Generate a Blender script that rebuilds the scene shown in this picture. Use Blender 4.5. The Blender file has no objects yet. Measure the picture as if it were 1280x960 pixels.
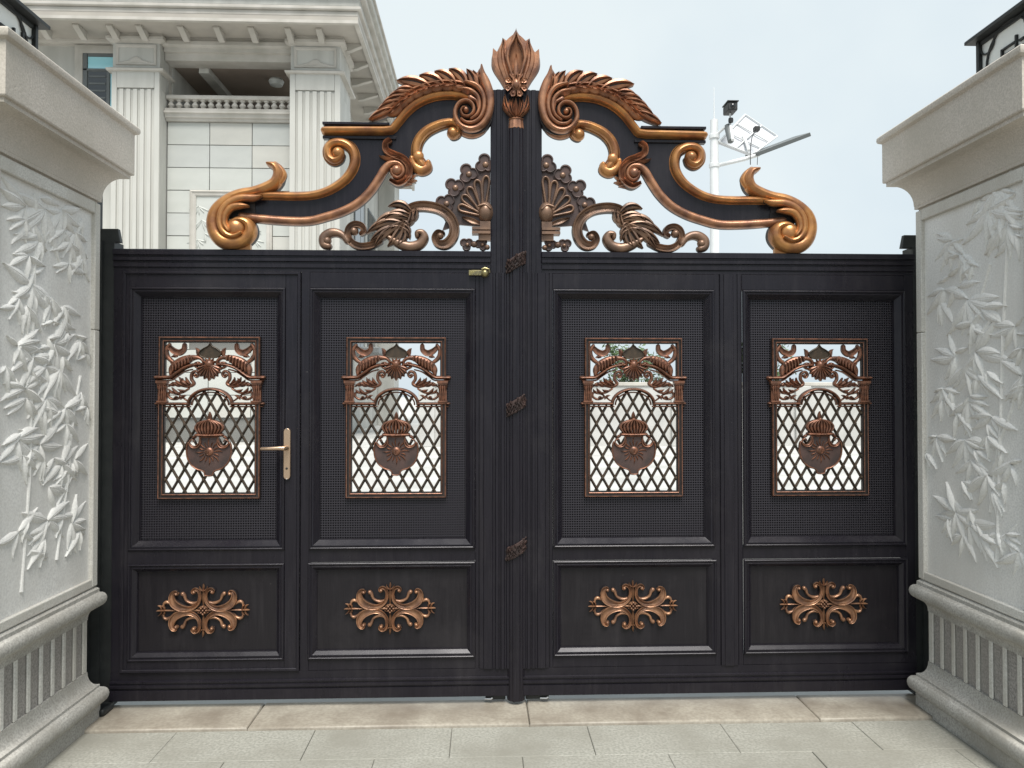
import bpy, bmesh, math, random
from mathutils import Vector, Matrix, Euler

random.seed(11)
scene = bpy.context.scene
COL = scene.collection
R = math.radians

# ------------------------------------------------------------------ camera
FPX = 950.0                       # focal length in pixels of the 1280 px wide photograph
CAM = Vector((0.0, 0.0, 1.58))
PITCH = math.atan(15 / FPX)
YAW = math.atan(35 / FPX)
cam_data = bpy.data.cameras.new('camera')
cam = bpy.data.objects.new('camera', cam_data)
COL.objects.link(cam)
cam.location = CAM
cam.rotation_euler = (math.pi / 2 + PITCH, 0, -YAW)
cam_data.sensor_width = 36
cam_data.lens = FPX / 1280 * 36
cam_data.clip_start = 0.05
cam_data.clip_end = 3000
scene.camera = cam

# ------------------------------------------------------------------ sky and sun
SUN_EL, SUN_AZ = 60, 172          # azimuth: compass direction the light comes from, 0 = +Y, clockwise
world = bpy.data.worlds.new('World')
scene.world = world
world.use_nodes = True
wn, wl = world.node_tree.nodes, world.node_tree.links
wn.clear()
w_out = wn.new('ShaderNodeOutputWorld')
w_bg = wn.new('ShaderNodeBackground')
w_bg.inputs['Strength'].default_value = 0.1
sky = wn.new('ShaderNodeTexSky')
sky.sky_type = 'NISHITA'
sky.sun_disc = False
sky.sun_elevation = R(SUN_EL)
sky.sun_rotation = R(SUN_AZ)
sky.dust_density = 3.0
w_tc = wn.new('ShaderNodeTexCoord')
w_no = wn.new('ShaderNodeTexNoise')
w_no.inputs['Scale'].default_value = 1.6
w_no.inputs['Detail'].default_value = 5
w_no.inputs['Roughness'].default_value = 0.5
w_rp = wn.new('ShaderNodeValToRGB')
w_rp.color_ramp.elements[0].position = 0.35
w_rp.color_ramp.elements[0].color = (5.4, 6.45, 7.3, 1)
w_rp.color_ramp.elements[1].position = 0.66
w_rp.color_ramp.elements[1].color = (7.5, 8.2, 8.35, 1)
w_mx = wn.new('ShaderNodeMix')
w_mx.data_type = 'RGBA'
w_mx.inputs[0].default_value = 0.9
wl.new(w_tc.outputs['Generated'], w_no.inputs['Vector'])
wl.new(w_no.outputs['Fac'], w_rp.inputs['Fac'])
wl.new(sky.outputs['Color'], w_mx.inputs[6])
wl.new(w_rp.outputs['Color'], w_mx.inputs[7])
wl.new(w_mx.outputs[2], w_bg.inputs['Color'])
wl.new(w_bg.outputs['Background'], w_out.inputs['Surface'])

sun_data = bpy.data.lights.new('sun', 'SUN')
sun = bpy.data.objects.new('sun', sun_data)
COL.objects.link(sun)
sun_data.energy = 4.5
sun_data.angle = R(32)
sun_data.color = (1.0, 0.965, 0.91)
az, el = R(SUN_AZ), R(SUN_EL)
sdir = Vector((math.sin(az) * math.cos(el), math.cos(az) * math.cos(el), math.sin(el)))
sun.rotation_euler = sdir.to_track_quat('Z', 'Y').to_euler()
sun.location = sdir * 40

scene.view_settings.view_transform = 'Standard'
scene.view_settings.look = 'None'
scene.view_settings.gamma = 1
scene.view_settings.exposure = 0.25

# ------------------------------------------------------------------ survey helpers
CROT = Euler(cam.rotation_euler).to_matrix()


def ray(px, py):
    return CROT @ Vector(((px - 640) / FPX, (480 - py) / FPX, -1.0))


def on_y(px, py, Y):              # a measured point on an upright plane parallel to the gate -> (X, Z)
    d = ray(px, py)
    t = (Y - CAM.y) / d.y
    return (CAM.x + d.x * t, CAM.z + d.z * t)


def on_x(px, py, X):              # a measured point on a pillar's reveal -> (Y, Z)
    d = ray(px, py)
    t = (X - CAM.x) / d.x
    return (CAM.y + d.y * t, CAM.z + d.z * t)


def smooth(pts, n=6):
    out = []
    m = len(pts)
    for i in range(m - 1):
        p0 = pts[max(i - 1, 0)]; p1 = pts[i]; p2 = pts[i + 1]; p3 = pts[min(i + 2, m - 1)]
        for k in range(n):
            t = k / n
            out.append(tuple(0.5 * (2 * b + (c - a) * t + (2 * a - 5 * b + 4 * c - d) * t * t + (3 * b - a - 3 * c + d) * t ** 3)
                             for a, b, c, d in zip(p0, p1, p2, p3)))
    out.append(tuple(pts[-1]))
    return out


PROF = {
    'round': [(-1, 0), (-1, .35), (-.93, .58), (-.72, .8), (-.4, .95), (0, 1), (.4, .95), (.72, .8), (.93, .58), (1, .35), (1, 0)],
    'mould': [(-1, 0), (-1, .42), (-.84, .5), (-.78, .44), (-.7, .68), (-.4, .92), (0, 1), (.4, .92), (.7, .68), (.78, .44), (.84, .5), (1, .42), (1, 0)],
    'rim': [(-1, 0), (-1, .7), (-.86, .95), (-.68, .88), (-.5, .55), (0, .42), (.5, .55), (.68, .88), (.86, .95), (1, .7), (1, 0)],
    'ridge': [(-1, 0), (-1, .3), (-.6, .62), (-.18, .78), (0, 1), (.18, .78), (.6, .62), (1, .3), (1, 0)],
    'vein': [(-1, 0), (-1, .3), (-.7, .8), (-.3, .92), (-.1, .55), (.1, .55), (.3, .92), (.7, .8), (1, .3), (1, 0)],
}


class MB:
    def __init__(self):
        self.v = []; self.f = []; self.m = []; self.cur = 0

    def face(self, idx, m=None):
        self.f.append(tuple(idx)); self.m.append(self.cur if m is None else m)

    def box(self, x0, x1, y0, y1, z0, z1):
        b = len(self.v)
        x0, x1 = min(x0, x1), max(x0, x1); y0, y1 = min(y0, y1), max(y0, y1); z0, z1 = min(z0, z1), max(z0, z1)
        self.v += [(x0, y0, z0), (x1, y0, z0), (x1, y1, z0), (x0, y1, z0), (x0, y0, z1), (x1, y0, z1), (x1, y1, z1), (x0, y1, z1)]
        for q in ((0, 3, 2, 1), (4, 5, 6, 7), (0, 1, 5, 4), (1, 2, 6, 5), (2, 3, 7, 6), (3, 0, 4, 7)):
            self.face([b + i for i in q])
        return self

    def hexa(self, pts):
        b = len(self.v); self.v += [tuple(p) for p in pts]
        for q in ((0, 3, 2, 1), (4, 5, 6, 7), (0, 1, 5, 4), (1, 2, 6, 5), (2, 3, 7, 6), (3, 0, 4, 7)):
            self.face([b + i for i in q])
        return self

    def ribbon(self, pts, y0, t, prof='round', n=6, cap=(True, True), side=None, tw=None, raw=False):
        """relief strand: pts (X, Z, W) in the gate's plane, back at y0, rising t toward the viewer (-Y)"""
        P = pts if raw else smooth(pts, n)
        L = len(P)
        T = []
        for i in range(L):
            a = P[max(i - 1, 0)]; c = P[min(i + 1, L - 1)]
            dx, dz = c[0] - a[0], c[1] - a[1]
            q = math.hypot(dx, dz) or 1e-9
            T.append((dx / q, dz / q))
        rings = []
        def ring(x, z, w, tx, tz, hs):
            r = []
            for u, h in PROF[prof]:
                r.append((x - tz * u * w / 2, y0 - h * hs, z + tx * u * w / 2))
            return r
        th = (lambda w: t) if tw is None else (lambda w: t + tw * w)
        if cap[0]:
            for s in (1.0, .92, .7, .38):
                w = P[0][2]; k = math.sqrt(max(0, 1 - s * s))
                rings.append(ring(P[0][0] - T[0][0] * w / 2 * s, P[0][1] - T[0][1] * w / 2 * s, w * k, *T[0], th(w) * (.55 + .45 * k)))
        for i in range(L):
            rings.append(ring(P[i][0], P[i][1], max(P[i][2], 1e-4), *T[i], th(P[i][2])))
        if cap[1]:
            for s in (.38, .7, .92, 1.0):
                w = P[-1][2]; k = math.sqrt(max(0, 1 - s * s))
                rings.append(ring(P[-1][0] + T[-1][0] * w / 2 * s, P[-1][1] + T[-1][1] * w / 2 * s, w * k, *T[-1], th(w) * (.55 + .45 * k)))
        b = len(self.v); m = len(PROF[prof])
        for r in rings: self.v += r
        for i in range(len(rings) - 1):
            for j in range(m - 1):
                us = (abs(PROF[prof][j][0]) == 1 and abs(PROF[prof][j + 1][0]) == 1) or (prof == 'mould' and j in (2, 9)) or (prof == 'vein' and j == 4)
                self.face((b + i * m + j, b + i * m + j + 1, b + (i + 1) * m + j + 1, b + (i + 1) * m + j), (side if us and side is not None else self.cur))
            self.face((b + i * m, b + (i + 1) * m, b + (i + 1) * m + m - 1, b + i * m + m - 1), side if side is not None else self.cur)
        self.face([b + j for j in range(m)][::-1]); e = b + (len(rings) - 1) * m
        self.face([e + j for j in range(m)])
        return self

    def leaf(self, base, tip, W, y0, t, bend=0.0, prof='ridge', side=None, n=9, fat=.45):
        bx, bz = base; tx, tz = tip
        dx, dz = tx - bx, tz - bz
        pts = []
        for i in range(n + 1):
            s = i / n
            o = bend * 4 * s * (1 - s)
            env = (math.sin(math.pi * min(1, s / fat) / 2) * .55 + .45) if s < fat else math.cos(math.pi / 2 * (s - fat) / (1 - fat)) ** .8
            pts.append((bx + dx * s - dz * o, bz + dz * s + dx * o, max(W * env, W * .03)))
        return self.ribbon(pts, y0, t, prof, cap=(True, False), side=side, raw=True)

    def dome(self, x, z, r, y0, h, rz=None, n=14, k=5):
        rz = r if rz is None else rz
        b = len(self.v)
        for i in range(k):
            a = math.pi / 2 * i / k
            for j in range(n):
                q = 2 * math.pi * j / n
                self.v.append((x + math.cos(q) * r * math.cos(a), y0 - h * math.sin(a), z + math.sin(q) * rz * math.cos(a)))
        self.v.append((x, y0 - h, z))
        for i in range(k - 1):
            for j in range(n):
                self.face((b + i * n + j, b + i * n + (j + 1) % n, b + (i + 1) * n + (j + 1) % n, b + (i + 1) * n + j))
        for j in range(n):
            self.face((b + (k - 1) * n + j, b + (k - 1) * n + (j + 1) % n, b + k * n))
        self.face([b + j for j in range(n)][::-1])
        return self

    def plate(self, poly, yf, yb):
        """flat outline (X, Z) with thickness"""
        ar = sum(poly[i][0] * poly[(i + 1) % len(poly)][1] - poly[(i + 1) % len(poly)][0] * poly[i][1] for i in range(len(poly)))
        if ar < 0: poly = poly[::-1]
        b = len(self.v); m = len(poly)
        self.v += [(x, yf, z) for x, z in poly] + [(x, yb, z) for x, z in poly]
        self.face([b + i for i in range(m)]); self.face([b + m + i for i in range(m)][::-1])
        for i in range(m):
            j = (i + 1) % m
            self.face((b + j, b + i, b + m + i, b + m + j))
        return self

    def rect_ring(self, x0, x1, z0, z1, prof, y):
        """mitred picture-frame moulding: prof = (inset, rise toward the viewer)"""
        b = len(self.v); m = len(prof)
        for ins, h in prof:
            for (x, z) in ((x0 + ins, z0 + ins), (x1 - ins, z0 + ins), (x1 - ins, z1 - ins), (x0 + ins, z1 - ins)):
                self.v.append((x, y - h, z))
        for i in range(m - 1):
            for j in range(4):
                k = (j + 1) % 4
                self.face((b + i * 4 + j, b + i * 4 + k, b + (i + 1) * 4 + k, b + (i + 1) * 4 + j))
        return self

    def loft(self, cx, cy, hx, hy, prof, caps=True):
        """stack of rectangles: prof = (offset, z)"""
        b = len(self.v); m = len(prof)
        for o, z in prof:
            self.v += [(cx - hx - o, cy - hy - o, z), (cx + hx + o, cy - hy - o, z), (cx + hx + o, cy + hy + o, z), (cx - hx - o, cy + hy + o, z)]
        for i in range(m - 1):
            for j in range(4):
                k = (j + 1) % 4
                self.face((b + i * 4 + j, b + i * 4 + k, b + (i + 1) * 4 + k, b + (i + 1) * 4 + j))
        if caps:
            self.face((b + 3, b + 2, b + 1, b)); e = b + 4 * (m - 1); self.face((e, e + 1, e + 2, e + 3))
        return self

    def barv(self, x0, x1, z0, z1, prof, y, yb):
        """upright moulded bar, prof = (u 0..1 across, rise)"""
        b = len(self.v)
        P = [(0, None)] + list(prof) + [(1, None)]
        for z in (z0, z1):
            for u, h in P:
                self.v.append((x0 + (x1 - x0) * u, yb if h is None else y - h, z))
        m = len(P)
        for j in range(m):
            k = (j + 1) % m
            self.face((b + j, b + k, b + m + k, b + m + j))
        self.face([b + j for j in range(m)][::-1]); self.face([b + m + j for j in range(m)])
        return self

    def barh(self, x0, x1, z0, z1, prof, y, yb):
        b = len(self.v)
        P = [(0, None)] + list(prof) + [(1, None)]
        for x in (x0, x1):
            for u, h in P:
                self.v.append((x, yb if h is None else y - h, z0 + (z1 - z0) * u))
        m = len(P)
        for j in range(m):
            k = (j + 1) % m
            self.face((b + k, b + j, b + m + j, b + m + k))
        self.face([b + j for j in range(m)]); self.face([b + m + j for j in range(m)][::-1])
        return self

    def tube(self, pts, r, n=10):
        pts = [Vector(p) for p in pts]
        rs = r if isinstance(r, (list, tuple)) else [r] * len(pts)
        b = len(self.v)
        up = None
        for i, p in enumerate(pts):
            d = (pts[min(i + 1, len(pts) - 1)] - pts[max(i - 1, 0)]).normalized()
            if up is None:
                up = Vector((0, 0, 1)) if abs(d.z) < .9 else Vector((1, 0, 0))
            s = d.cross(up).normalized(); u2 = s.cross(d).normalized(); up = u2
            for j in range(n):
                a = 2 * math.pi * j / n
                self.v.append(tuple(p + (s * math.cos(a) + u2 * math.sin(a)) * rs[i]))
        for i in range(len(pts) - 1):
            for j in range(n):
                k = (j + 1) % n
                self.face((b + i * n + j, b + i * n + k, b + (i + 1) * n + k, b + (i + 1) * n + j))
        self.face([b + j for j in range(n)][::-1]); e = b + (len(pts) - 1) * n; self.face([e + j for j in range(n)])
        return self

    def lathe(self, x, y, prof, n=20, mod=None):
        """turned shape about the vertical: prof = (radius, z)"""
        b = len(self.v)
        for r, z in prof:
            for j in range(n):
                a = 2 * math.pi * j / n
                q = r * (mod(j, n) if mod else 1)
                self.v.append((x + math.cos(a) * q, y + math.sin(a) * q, z))
        for i in range(len(prof) - 1):
            for j in range(n):
                k = (j + 1) % n
                self.face((b + i * n + j, b + i * n + k, b + (i + 1) * n + k, b + (i + 1) * n + j))
        self.face([b + j for j in range(n)][::-1]); e = b + (len(prof) - 1) * n; self.face([e + j for j in range(n)])
        return self

    def mirror(self, cx):
        o = MB(); o.v = [(2 * cx - x, y, z) for x, y, z in self.v]; o.f = [tuple(reversed(f)) for f in self.f]; o.m = list(self.m)
        return o

    def mesh(self, name, mats, ang=38, fix=True):
        me = bpy.data.meshes.new(name)
        me.from_pydata(self.v, [], self.f)
        for m in mats: me.materials.append(m)
        me.polygons.foreach_set('material_index', [min(i, len(mats) - 1) for i in self.m])
        if fix:
            bm = bmesh.new(); bm.from_mesh(me); bmesh.ops.recalc_face_normals(bm, faces=bm.faces); bm.to_mesh(me); bm.free()
        me.shade_smooth()
        me.set_sharp_from_angle(angle=R(ang))
        me.update()
        return me

    def build(self, name, mats, parent=None, bevel=0.0, ang=38, kind=None, origin=None):
        if not isinstance(mats, (list, tuple)): mats = [mats]
        xs = [v[0] for v in self.v]; ys = [v[1] for v in self.v]; zs = [v[2] for v in self.v]
        c = Vector(origin) if origin is not None else Vector(((min(xs) + max(xs)) / 2, (min(ys) + max(ys)) / 2, (min(zs) + max(zs)) / 2))
        self.v = [(x - c.x, y - c.y, z - c.z) for x, y, z in self.v]
        me = self.mesh(name, mats, ang)
        o = bpy.data.objects.new(name, me); COL.objects.link(o)
        place(o, c, parent)
        if bevel:
            b = o.modifiers.new('bevel', 'BEVEL'); b.width = bevel; b.segments = 2; b.limit_method = 'ANGLE'; b.angle_limit = R(40)
        if kind: o['kind'] = kind
        return o


WPOS = {}


def place(o, wloc, parent=None):
    wloc = Vector(wloc)
    if parent is not None:
        o.parent = parent
        o.location = wloc - WPOS[parent.name]
    else:
        o.location = wloc
    WPOS[o.name] = wloc


def inst(me, name, wloc, parent):
    o = bpy.data.objects.new(name, me); COL.objects.link(o); place(o, wloc, parent); return o


def thing(name, loc, label, cat, group=None):
    o = bpy.data.objects.new(name, None); COL.objects.link(o); o.empty_display_size = .2
    place(o, loc); o['label'] = label; o['category'] = cat
    if group: o['group'] = group
    return o


def tag(o, label, cat, group=None):
    o['label'] = label; o['category'] = cat
    if group: o['group'] = group
    return o


# ------------------------------------------------------------------ materials
def mat(name, c1, c2=None, rough=.5, metal=0.0, scale=8, stretch=(1, 1, 1), bump=0.0, bscale=60, lo=.35, hi=.65, rvar=0.0, detail=6, spec=.5, coat=0.0):
    m = bpy.data.materials.new(name); m.use_nodes = True
    n, l = m.node_tree.nodes, m.node_tree.links
    b = n['Principled BSDF']
    b.inputs['Roughness'].default_value = rough; b.inputs['Metallic'].default_value = metal
    b.inputs['Specular IOR Level'].default_value = spec
    b.inputs['Coat Weight'].default_value = coat
    b.inputs['Base Color'].default_value = (*c1, 1)
    tc = n.new('ShaderNodeTexCoord'); mp = n.new('ShaderNodeMapping')
    mp.inputs['Scale'].default_value = stretch
    l.new(tc.outputs['Object'], mp.inputs['Vector'])
    if c2:
        no = n.new('ShaderNodeTexNoise'); no.inputs['Scale'].default_value = scale; no.inputs['Detail'].default_value = detail
        rp = n.new('ShaderNodeValToRGB')
        rp.color_ramp.elements[0].position = lo; rp.color_ramp.elements[0].color = (*c1, 1)
        rp.color_ramp.elements[1].position = hi; rp.color_ramp.elements[1].color = (*c2, 1)
        l.new(mp.outputs['Vector'], no.inputs['Vector']); l.new(no.outputs['Fac'], rp.inputs['Fac']); l.new(rp.outputs['Color'], b.inputs['Base Color'])
        if rvar:
            mr = n.new('ShaderNodeMapRange'); mr.inputs['To Min'].default_value = rough - rvar; mr.inputs['To Max'].default_value = rough + rvar
            l.new(no.outputs['Fac'], mr.inputs['Value']); l.new(mr.outputs['Result'], b.inputs['Roughness'])
    if bump:
        nb = n.new('ShaderNodeTexNoise'); nb.inputs['Scale'].default_value = bscale; nb.inputs['Detail'].default_value = 4
        bp = n.new('ShaderNodeBump'); bp.inputs['Strength'].default_value = bump; bp.inputs['Distance'].default_value = .004
        l.new(mp.outputs['Vector'], nb.inputs['Vector']); l.new(nb.outputs['Fac'], bp.inputs['Height']); l.new(bp.outputs['Normal'], b.inputs['Normal'])
    return m


def granite(name, base, speck, stain, fine=230, sfac=.5, bump=.35, rough=.75, stain_scale=2.2, streak=1.0):
    """speckled stone with soft weather stains"""
    m = bpy.data.materials.new(name); m.use_nodes = True
    n, l = m.node_tree.nodes, m.node_tree.links
    b = n['Principled BSDF']; b.inputs['Roughness'].default_value = rough; b.inputs['Specular IOR Level'].default_value = .3
    geo = n.new('ShaderNodeNewGeometry')
    n1 = n.new('ShaderNodeTexNoise'); n1.inputs['Scale'].default_value = fine; n1.inputs['Detail'].default_value = 3
    r1 = n.new('ShaderNodeValToRGB'); r1.color_ramp.elements[0].position = .36; r1.color_ramp.elements[1].position = .62
    r1.color_ramp.elements[0].color = (*speck, 1); r1.color_ramp.elements[1].color = (*base, 1)
    mp = n.new('ShaderNodeMapping'); mp.inputs['Scale'].default_value = (1, 1, streak)
    n2 = n.new('ShaderNodeTexNoise'); n2.inputs['Scale'].default_value = stain_scale; n2.inputs['Detail'].default_value = 7; n2.inputs['Roughness'].default_value = .62
    r2 = n.new('ShaderNodeValToRGB'); r2.color_ramp.elements[0].position = .40; r2.color_ramp.elements[1].position = .68
    r2.color_ramp.elements[0].color = (0, 0, 0, 1); r2.color_ramp.elements[1].color = (sfac, sfac, sfac, 1)
    mx = n.new('ShaderNodeMix'); mx.data_type = 'RGBA'; mx.inputs[7].default_value = (*stain, 1)
    l.new(geo.outputs['Position'], n1.inputs['Vector']); l.new(geo.outputs['Position'], mp.inputs['Vector']); l.new(mp.outputs['Vector'], n2.inputs['Vector'])
    l.new(n1.outputs['Fac'], r1.inputs['Fac']); l.new(n2.outputs['Fac'], r2.inputs['Fac'])
    l.new(r2.outputs['Color'], mx.inputs[0]); l.new(r1.outputs['Color'], mx.inputs[6]); l.new(mx.outputs[2], b.inputs['Base Color'])
    nb = n.new('ShaderNodeTexNoise'); nb.inputs['Scale'].default_value = fine * .5; nb.inputs['Detail'].default_value = 4
    bp = n.new('ShaderNodeBump'); bp.inputs['Strength'].default_value = bump; bp.inputs['Distance'].default_value = .003
    l.new(geo.outputs['Position'], nb.inputs['Vector']); l.new(nb.outputs['Fac'], bp.inputs['Height']); l.new(bp.outputs['Normal'], b.inputs['Normal'])
    return m


M = {}
M['gate'] = mat('charcoal_aluminium', (.0215, .0195, .0245), (.034, .0305, .0375), .34, .2, 30, (9, 9, .18), .05, 120, rvar=.06)
M['gate_panel'] = mat('charcoal_panel', (.021, .0185, .021), (.031, .0275, .030), .40, .1, 26, (8, 8, .2), .05, 120, rvar=.06)
def gate_paint(name, c1, c2, rough):
    """dark powder coat: fine brushed streaks, dust blotches, run marks and a few pale scuffs"""
    m = bpy.data.materials.new(name); m.use_nodes = True
    n, l = m.node_tree.nodes, m.node_tree.links
    b = n['Principled BSDF']; b.inputs['Metallic'].default_value = .10; b.inputs['Specular IOR Level'].default_value = .30
    geo = n.new('ShaderNodeNewGeometry')
    def noise(sc, det, rgh, st):
        mp = n.new('ShaderNodeMapping'); mp.inputs['Scale'].default_value = st
        l.new(geo.outputs['Position'], mp.inputs['Vector'])
        t = n.new('ShaderNodeTexNoise'); t.inputs['Scale'].default_value = sc; t.inputs['Detail'].default_value = det; t.inputs['Roughness'].default_value = rgh
        l.new(mp.outputs['Vector'], t.inputs['Vector']); return t.outputs['Fac']
    def ramp(f, p0, p1, c0, c1_):
        r = n.new('ShaderNodeValToRGB'); e = r.color_ramp.elements
        e[0].position, e[1].position = p0, p1; e[0].color = (*c0, 1); e[1].color = (*c1_, 1); l.new(f, r.inputs['Fac']); return r.outputs['Color']
    def mix(f, a, c):
        x = n.new('ShaderNodeMix'); x.data_type = 'RGBA'; l.new(f, x.inputs[0]); l.new(a, x.inputs[6]); x.inputs[7].default_value = (*c, 1); return x.outputs[2]
    fine = noise(30, 4, .6, (9, 9, .2))
    col = ramp(fine, .35, .65, c1, c2)
    runs = ramp(noise(5, 6, .65, (4, 4, .35)), .52, .75, (0, 0, 0), (.22, .22, .22))
    col = mix(runs, col, (.050, .046, .050))
    dust = ramp(noise(2.6, 8, .7, (1, 1, 1)), .52, .74, (0, 0, 0), (.30, .30, .30))
    col = mix(dust, col, (.046, .042, .044))
    scuff = ramp(noise(17, 3, .5, (1, 1, 3.2)), .775, .80, (0, 0, 0), (.6, .6, .6))
    col = mix(scuff, col, (.20, .19, .18))
    l.new(col, b.inputs['Base Color'])
    mr = n.new('ShaderNodeMapRange'); mr.inputs['From Min'].default_value = .3; mr.inputs['From Max'].default_value = .7
    mr.inputs['To Min'].default_value = rough - .07; mr.inputs['To Max'].default_value = rough + .12
    l.new(noise(3.5, 7, .65, (1, 1, .6)), mr.inputs['Value']); l.new(mr.outputs['Result'], b.inputs['Roughness'])
    bp = n.new('ShaderNodeBump'); bp.inputs['Strength'].default_value = .05; bp.inputs['Distance'].default_value = .003
    l.new(fine, bp.inputs['Height']); l.new(bp.outputs['Normal'], b.inputs['Normal'])
    return m


M['gate'] = gate_paint('charcoal_aluminium', (.0090, .0080, .0115), (.0150, .0132, .0182), .26)
M['gate_panel'] = gate_paint('charcoal_panel', (.0095, .0083, .0105), (.0150, .0130, .0155), .32)
M['wire'] = mat('screen_wire', (.036, .033, .041), None, .40, .4)
M['backing'] = mat('screen_backing', (.007, .007, .009), None, .6, .1)
M['gold'] = mat('gilded_bronze', (.52, .25, .085), (.27, .118, .055), .32, .5, 13, (1, 1, 1), .12, 90, rvar=.06)
M['copper'] = mat('copper_bronze', (.43, .21, .115), (.19, .092, .06), .33, .5, 16, (1, 1, 1), .15, 90, rvar=.07)
M['brown'] = mat('antique_bronze', (.25, .15, .098), (.12, .076, .056), .38, .45, 12, (1, 1, 1), .15, 100, rvar=.07)
M['rosette'] = mat('rosette_bronze', (.36, .19, .105), (.16, .085, .055), .34, .5, 22, (1, 1, 1), .12, 120, rvar=.06)
M['umber'] = mat('dark_antique_bronze', (.095, .058, .050), (.05, .038, .036), .42, .35, 12, (1, 1, 1), .12, 100)
M['edge'] = mat('blackened_bronze', (.045, .034, .030), (.028, .024, .024), .45, .4, 10)
M['grille'] = mat('grille_copper', (.24, .105, .062), (.10, .052, .036), .38, .5, 45, (1, 1, 1), .1, 200)
M['lattice'] = mat('lattice_dark_bronze', (.045, .036, .026), (.085, .058, .038), .40, .45, 30)
M['brass'] = mat('satin_brass', (.50, .36, .25), None, .34, .8)
M['steel'] = mat('zinc_steel', (.5, .5, .5), None, .35, .9)
M['lockgold'] = mat('lock_brass', (.34, .29, .12), (.18, .16, .11), .35, .7, 60)
M['black'] = mat('black_iron', (.012, .014, .014), (.02, .022, .022), .5, .2, 20)
M['granite'] = granite('pale_granite', (.66, .65, .61), (.50, .49, .455), (.45, .425, .375), 140, .85, .6, .85, streak=.5)
M['granite_b'] = granite('tan_granite', (.56, .515, .46), (.43, .395, .35), (.40, .37, .315), 150, .7, .6, .85, streak=1)
M['carving'] = granite('carved_granite', (.78, .775, .75), (.65, .645, .625), (.62, .605, .57), 110, .8, .5, .85, streak=.4)
M['granite_w'] = granite('weathered_granite', (.49, .48, .445), (.31, .30, .28), (.30, .285, .25), 120, .9, .7, .88, 3.0, streak=.7)
M['rough'] = granite('bush_hammered_granite', (.37, .35, .33), (.21, .20, .19), (.29, .27, .245), 120, .6, .9, .9)
M['paving'] = granite('paving_granite', (.335, .33, .29), (.24, .238, .208), (.225, .218, .185), 80, .95, .3, .75, 2.3)
M['sill'] = granite('threshold_stone', (.345, .315, .26), (.275, .248, .205), (.18, .152, .12), 60, .95, .2, .40, 3.2)
M['joint'] = mat('joint_mortar', (.20, .19, .165), (.25, .235, .20), .9, 0, 20)
M['court'] = mat('courtyard_concrete', (.52, .515, .49), (.40, .395, .375), .8, 0, .9, bump=.2)
M['house'] = mat('house_stone', (.50, .495, .46), (.40, .395, .365), .75, 0, 1.3, (1.4, 1.4, .22), bump=.1, bscale=12)
M['house_trim'] = mat('house_trim_stone', (.51, .485, .445), (.395, .375, .335), .75, 0, 1.3, bump=.1, bscale=12)
M['house_tile'] = mat('house_tile', (.485, .495, .465), (.44, .45, .42), .6, 0, .9, (1, 1, 2), bump=.06, bscale=8)
M['house_tile_b'] = mat('house_tile_warm', (.50, .49, .45), (.44, .435, .40), .6, 0, .9, (1, 1, 2), bump=.06, bscale=8)
M['house_tile_c'] = mat('house_tile_grey', (.46, .47, .445), (.42, .43, .41), .6, 0, 1.1, (1, 1, 2), bump=.06, bscale=8)
M['house_joint'] = mat('house_joint', (.16, .16, .15), None, .9)
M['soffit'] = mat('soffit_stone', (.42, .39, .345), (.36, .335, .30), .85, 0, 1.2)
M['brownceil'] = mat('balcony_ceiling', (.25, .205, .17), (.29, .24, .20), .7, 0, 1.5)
M['glass'] = mat('window_glass', (.34, .68, .76), None, .05, 0, spec=1.0)
M['glass2'] = mat('dark_window_glass', (.02, .025, .028), None, .06, 0, spec=.8)
M['frame'] = mat('window_frame', (.12, .13, .13), None, .5)
M['white'] = mat('white_paint', (.74, .75, .75), (.66, .67, .67), .5, 0, 5)
M['solarback'] = mat('solar_panel_back', (.62, .63, .65), (.56, .57, .6), .5, 0, 3)
M['solarcell'] = mat('solar_cells', (.02, .025, .05), None, .15)
M['cable'] = mat('cable_black', (.02, .02, .02), None, .5)
M['lens'] = mat('lens_glass', (.005, .005, .006), None, .08, spec=.8)
M['lantern'] = mat('lantern_diffuser', (.66, .68, .66), (.6, .62, .60), .35, 0, 6)
M['wallwhite'] = mat('white_render', (.50, .495, .475), (.40, .395, .375), .85, 0, 1.3)
M['bark'] = mat('bark', (.09, .07, .05), (.05, .04, .03), .9, 0, 12, bump=.6)
M['foliage'] = mat('foliage', (.05, .09, .03), (.09, .14, .05), .6, 0, 3)
M['sheet'] = mat('metal_sheet_door', (.18, .19, .19), (.22, .23, .23), .5, .2, 4)

# ------------------------------------------------------------------ ground
GY = 3.90                         # front plane of the gate
CX = on_y(645, 500, GY)[0]        # the gate's own centre line


def gx(px): return on_y(px, 500, GY)[0]
def gz(py): return on_y(400, py, GY)[1]


PS = gx(401) - gx(400)            # metres to one measured pixel on the gate

def gp(px, py): return on_y(px, py, GY - .02)


XL = on_y(124, 500, 3.80)[0]      # inner faces of the two pillars
XR = on_y(1146, 500, 3.80)[0]

g = MB(); g.box(-400, 400, -60, 3.50, -.30, -.012)
o = g.build('ground', M['joint']); o['kind'] = 'structure'
g = MB(); g.box(-400, 400, 3.95, 900, -.32, -.02)
court = g.build('courtyard', M['court']); court['kind'] = 'structure'
g = MB(); g.box(-400, 400, 3.50, 3.95, -.31, -.010)
bed = g.build('threshold_bed', M['joint']); bed['kind'] = 'structure'

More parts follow.
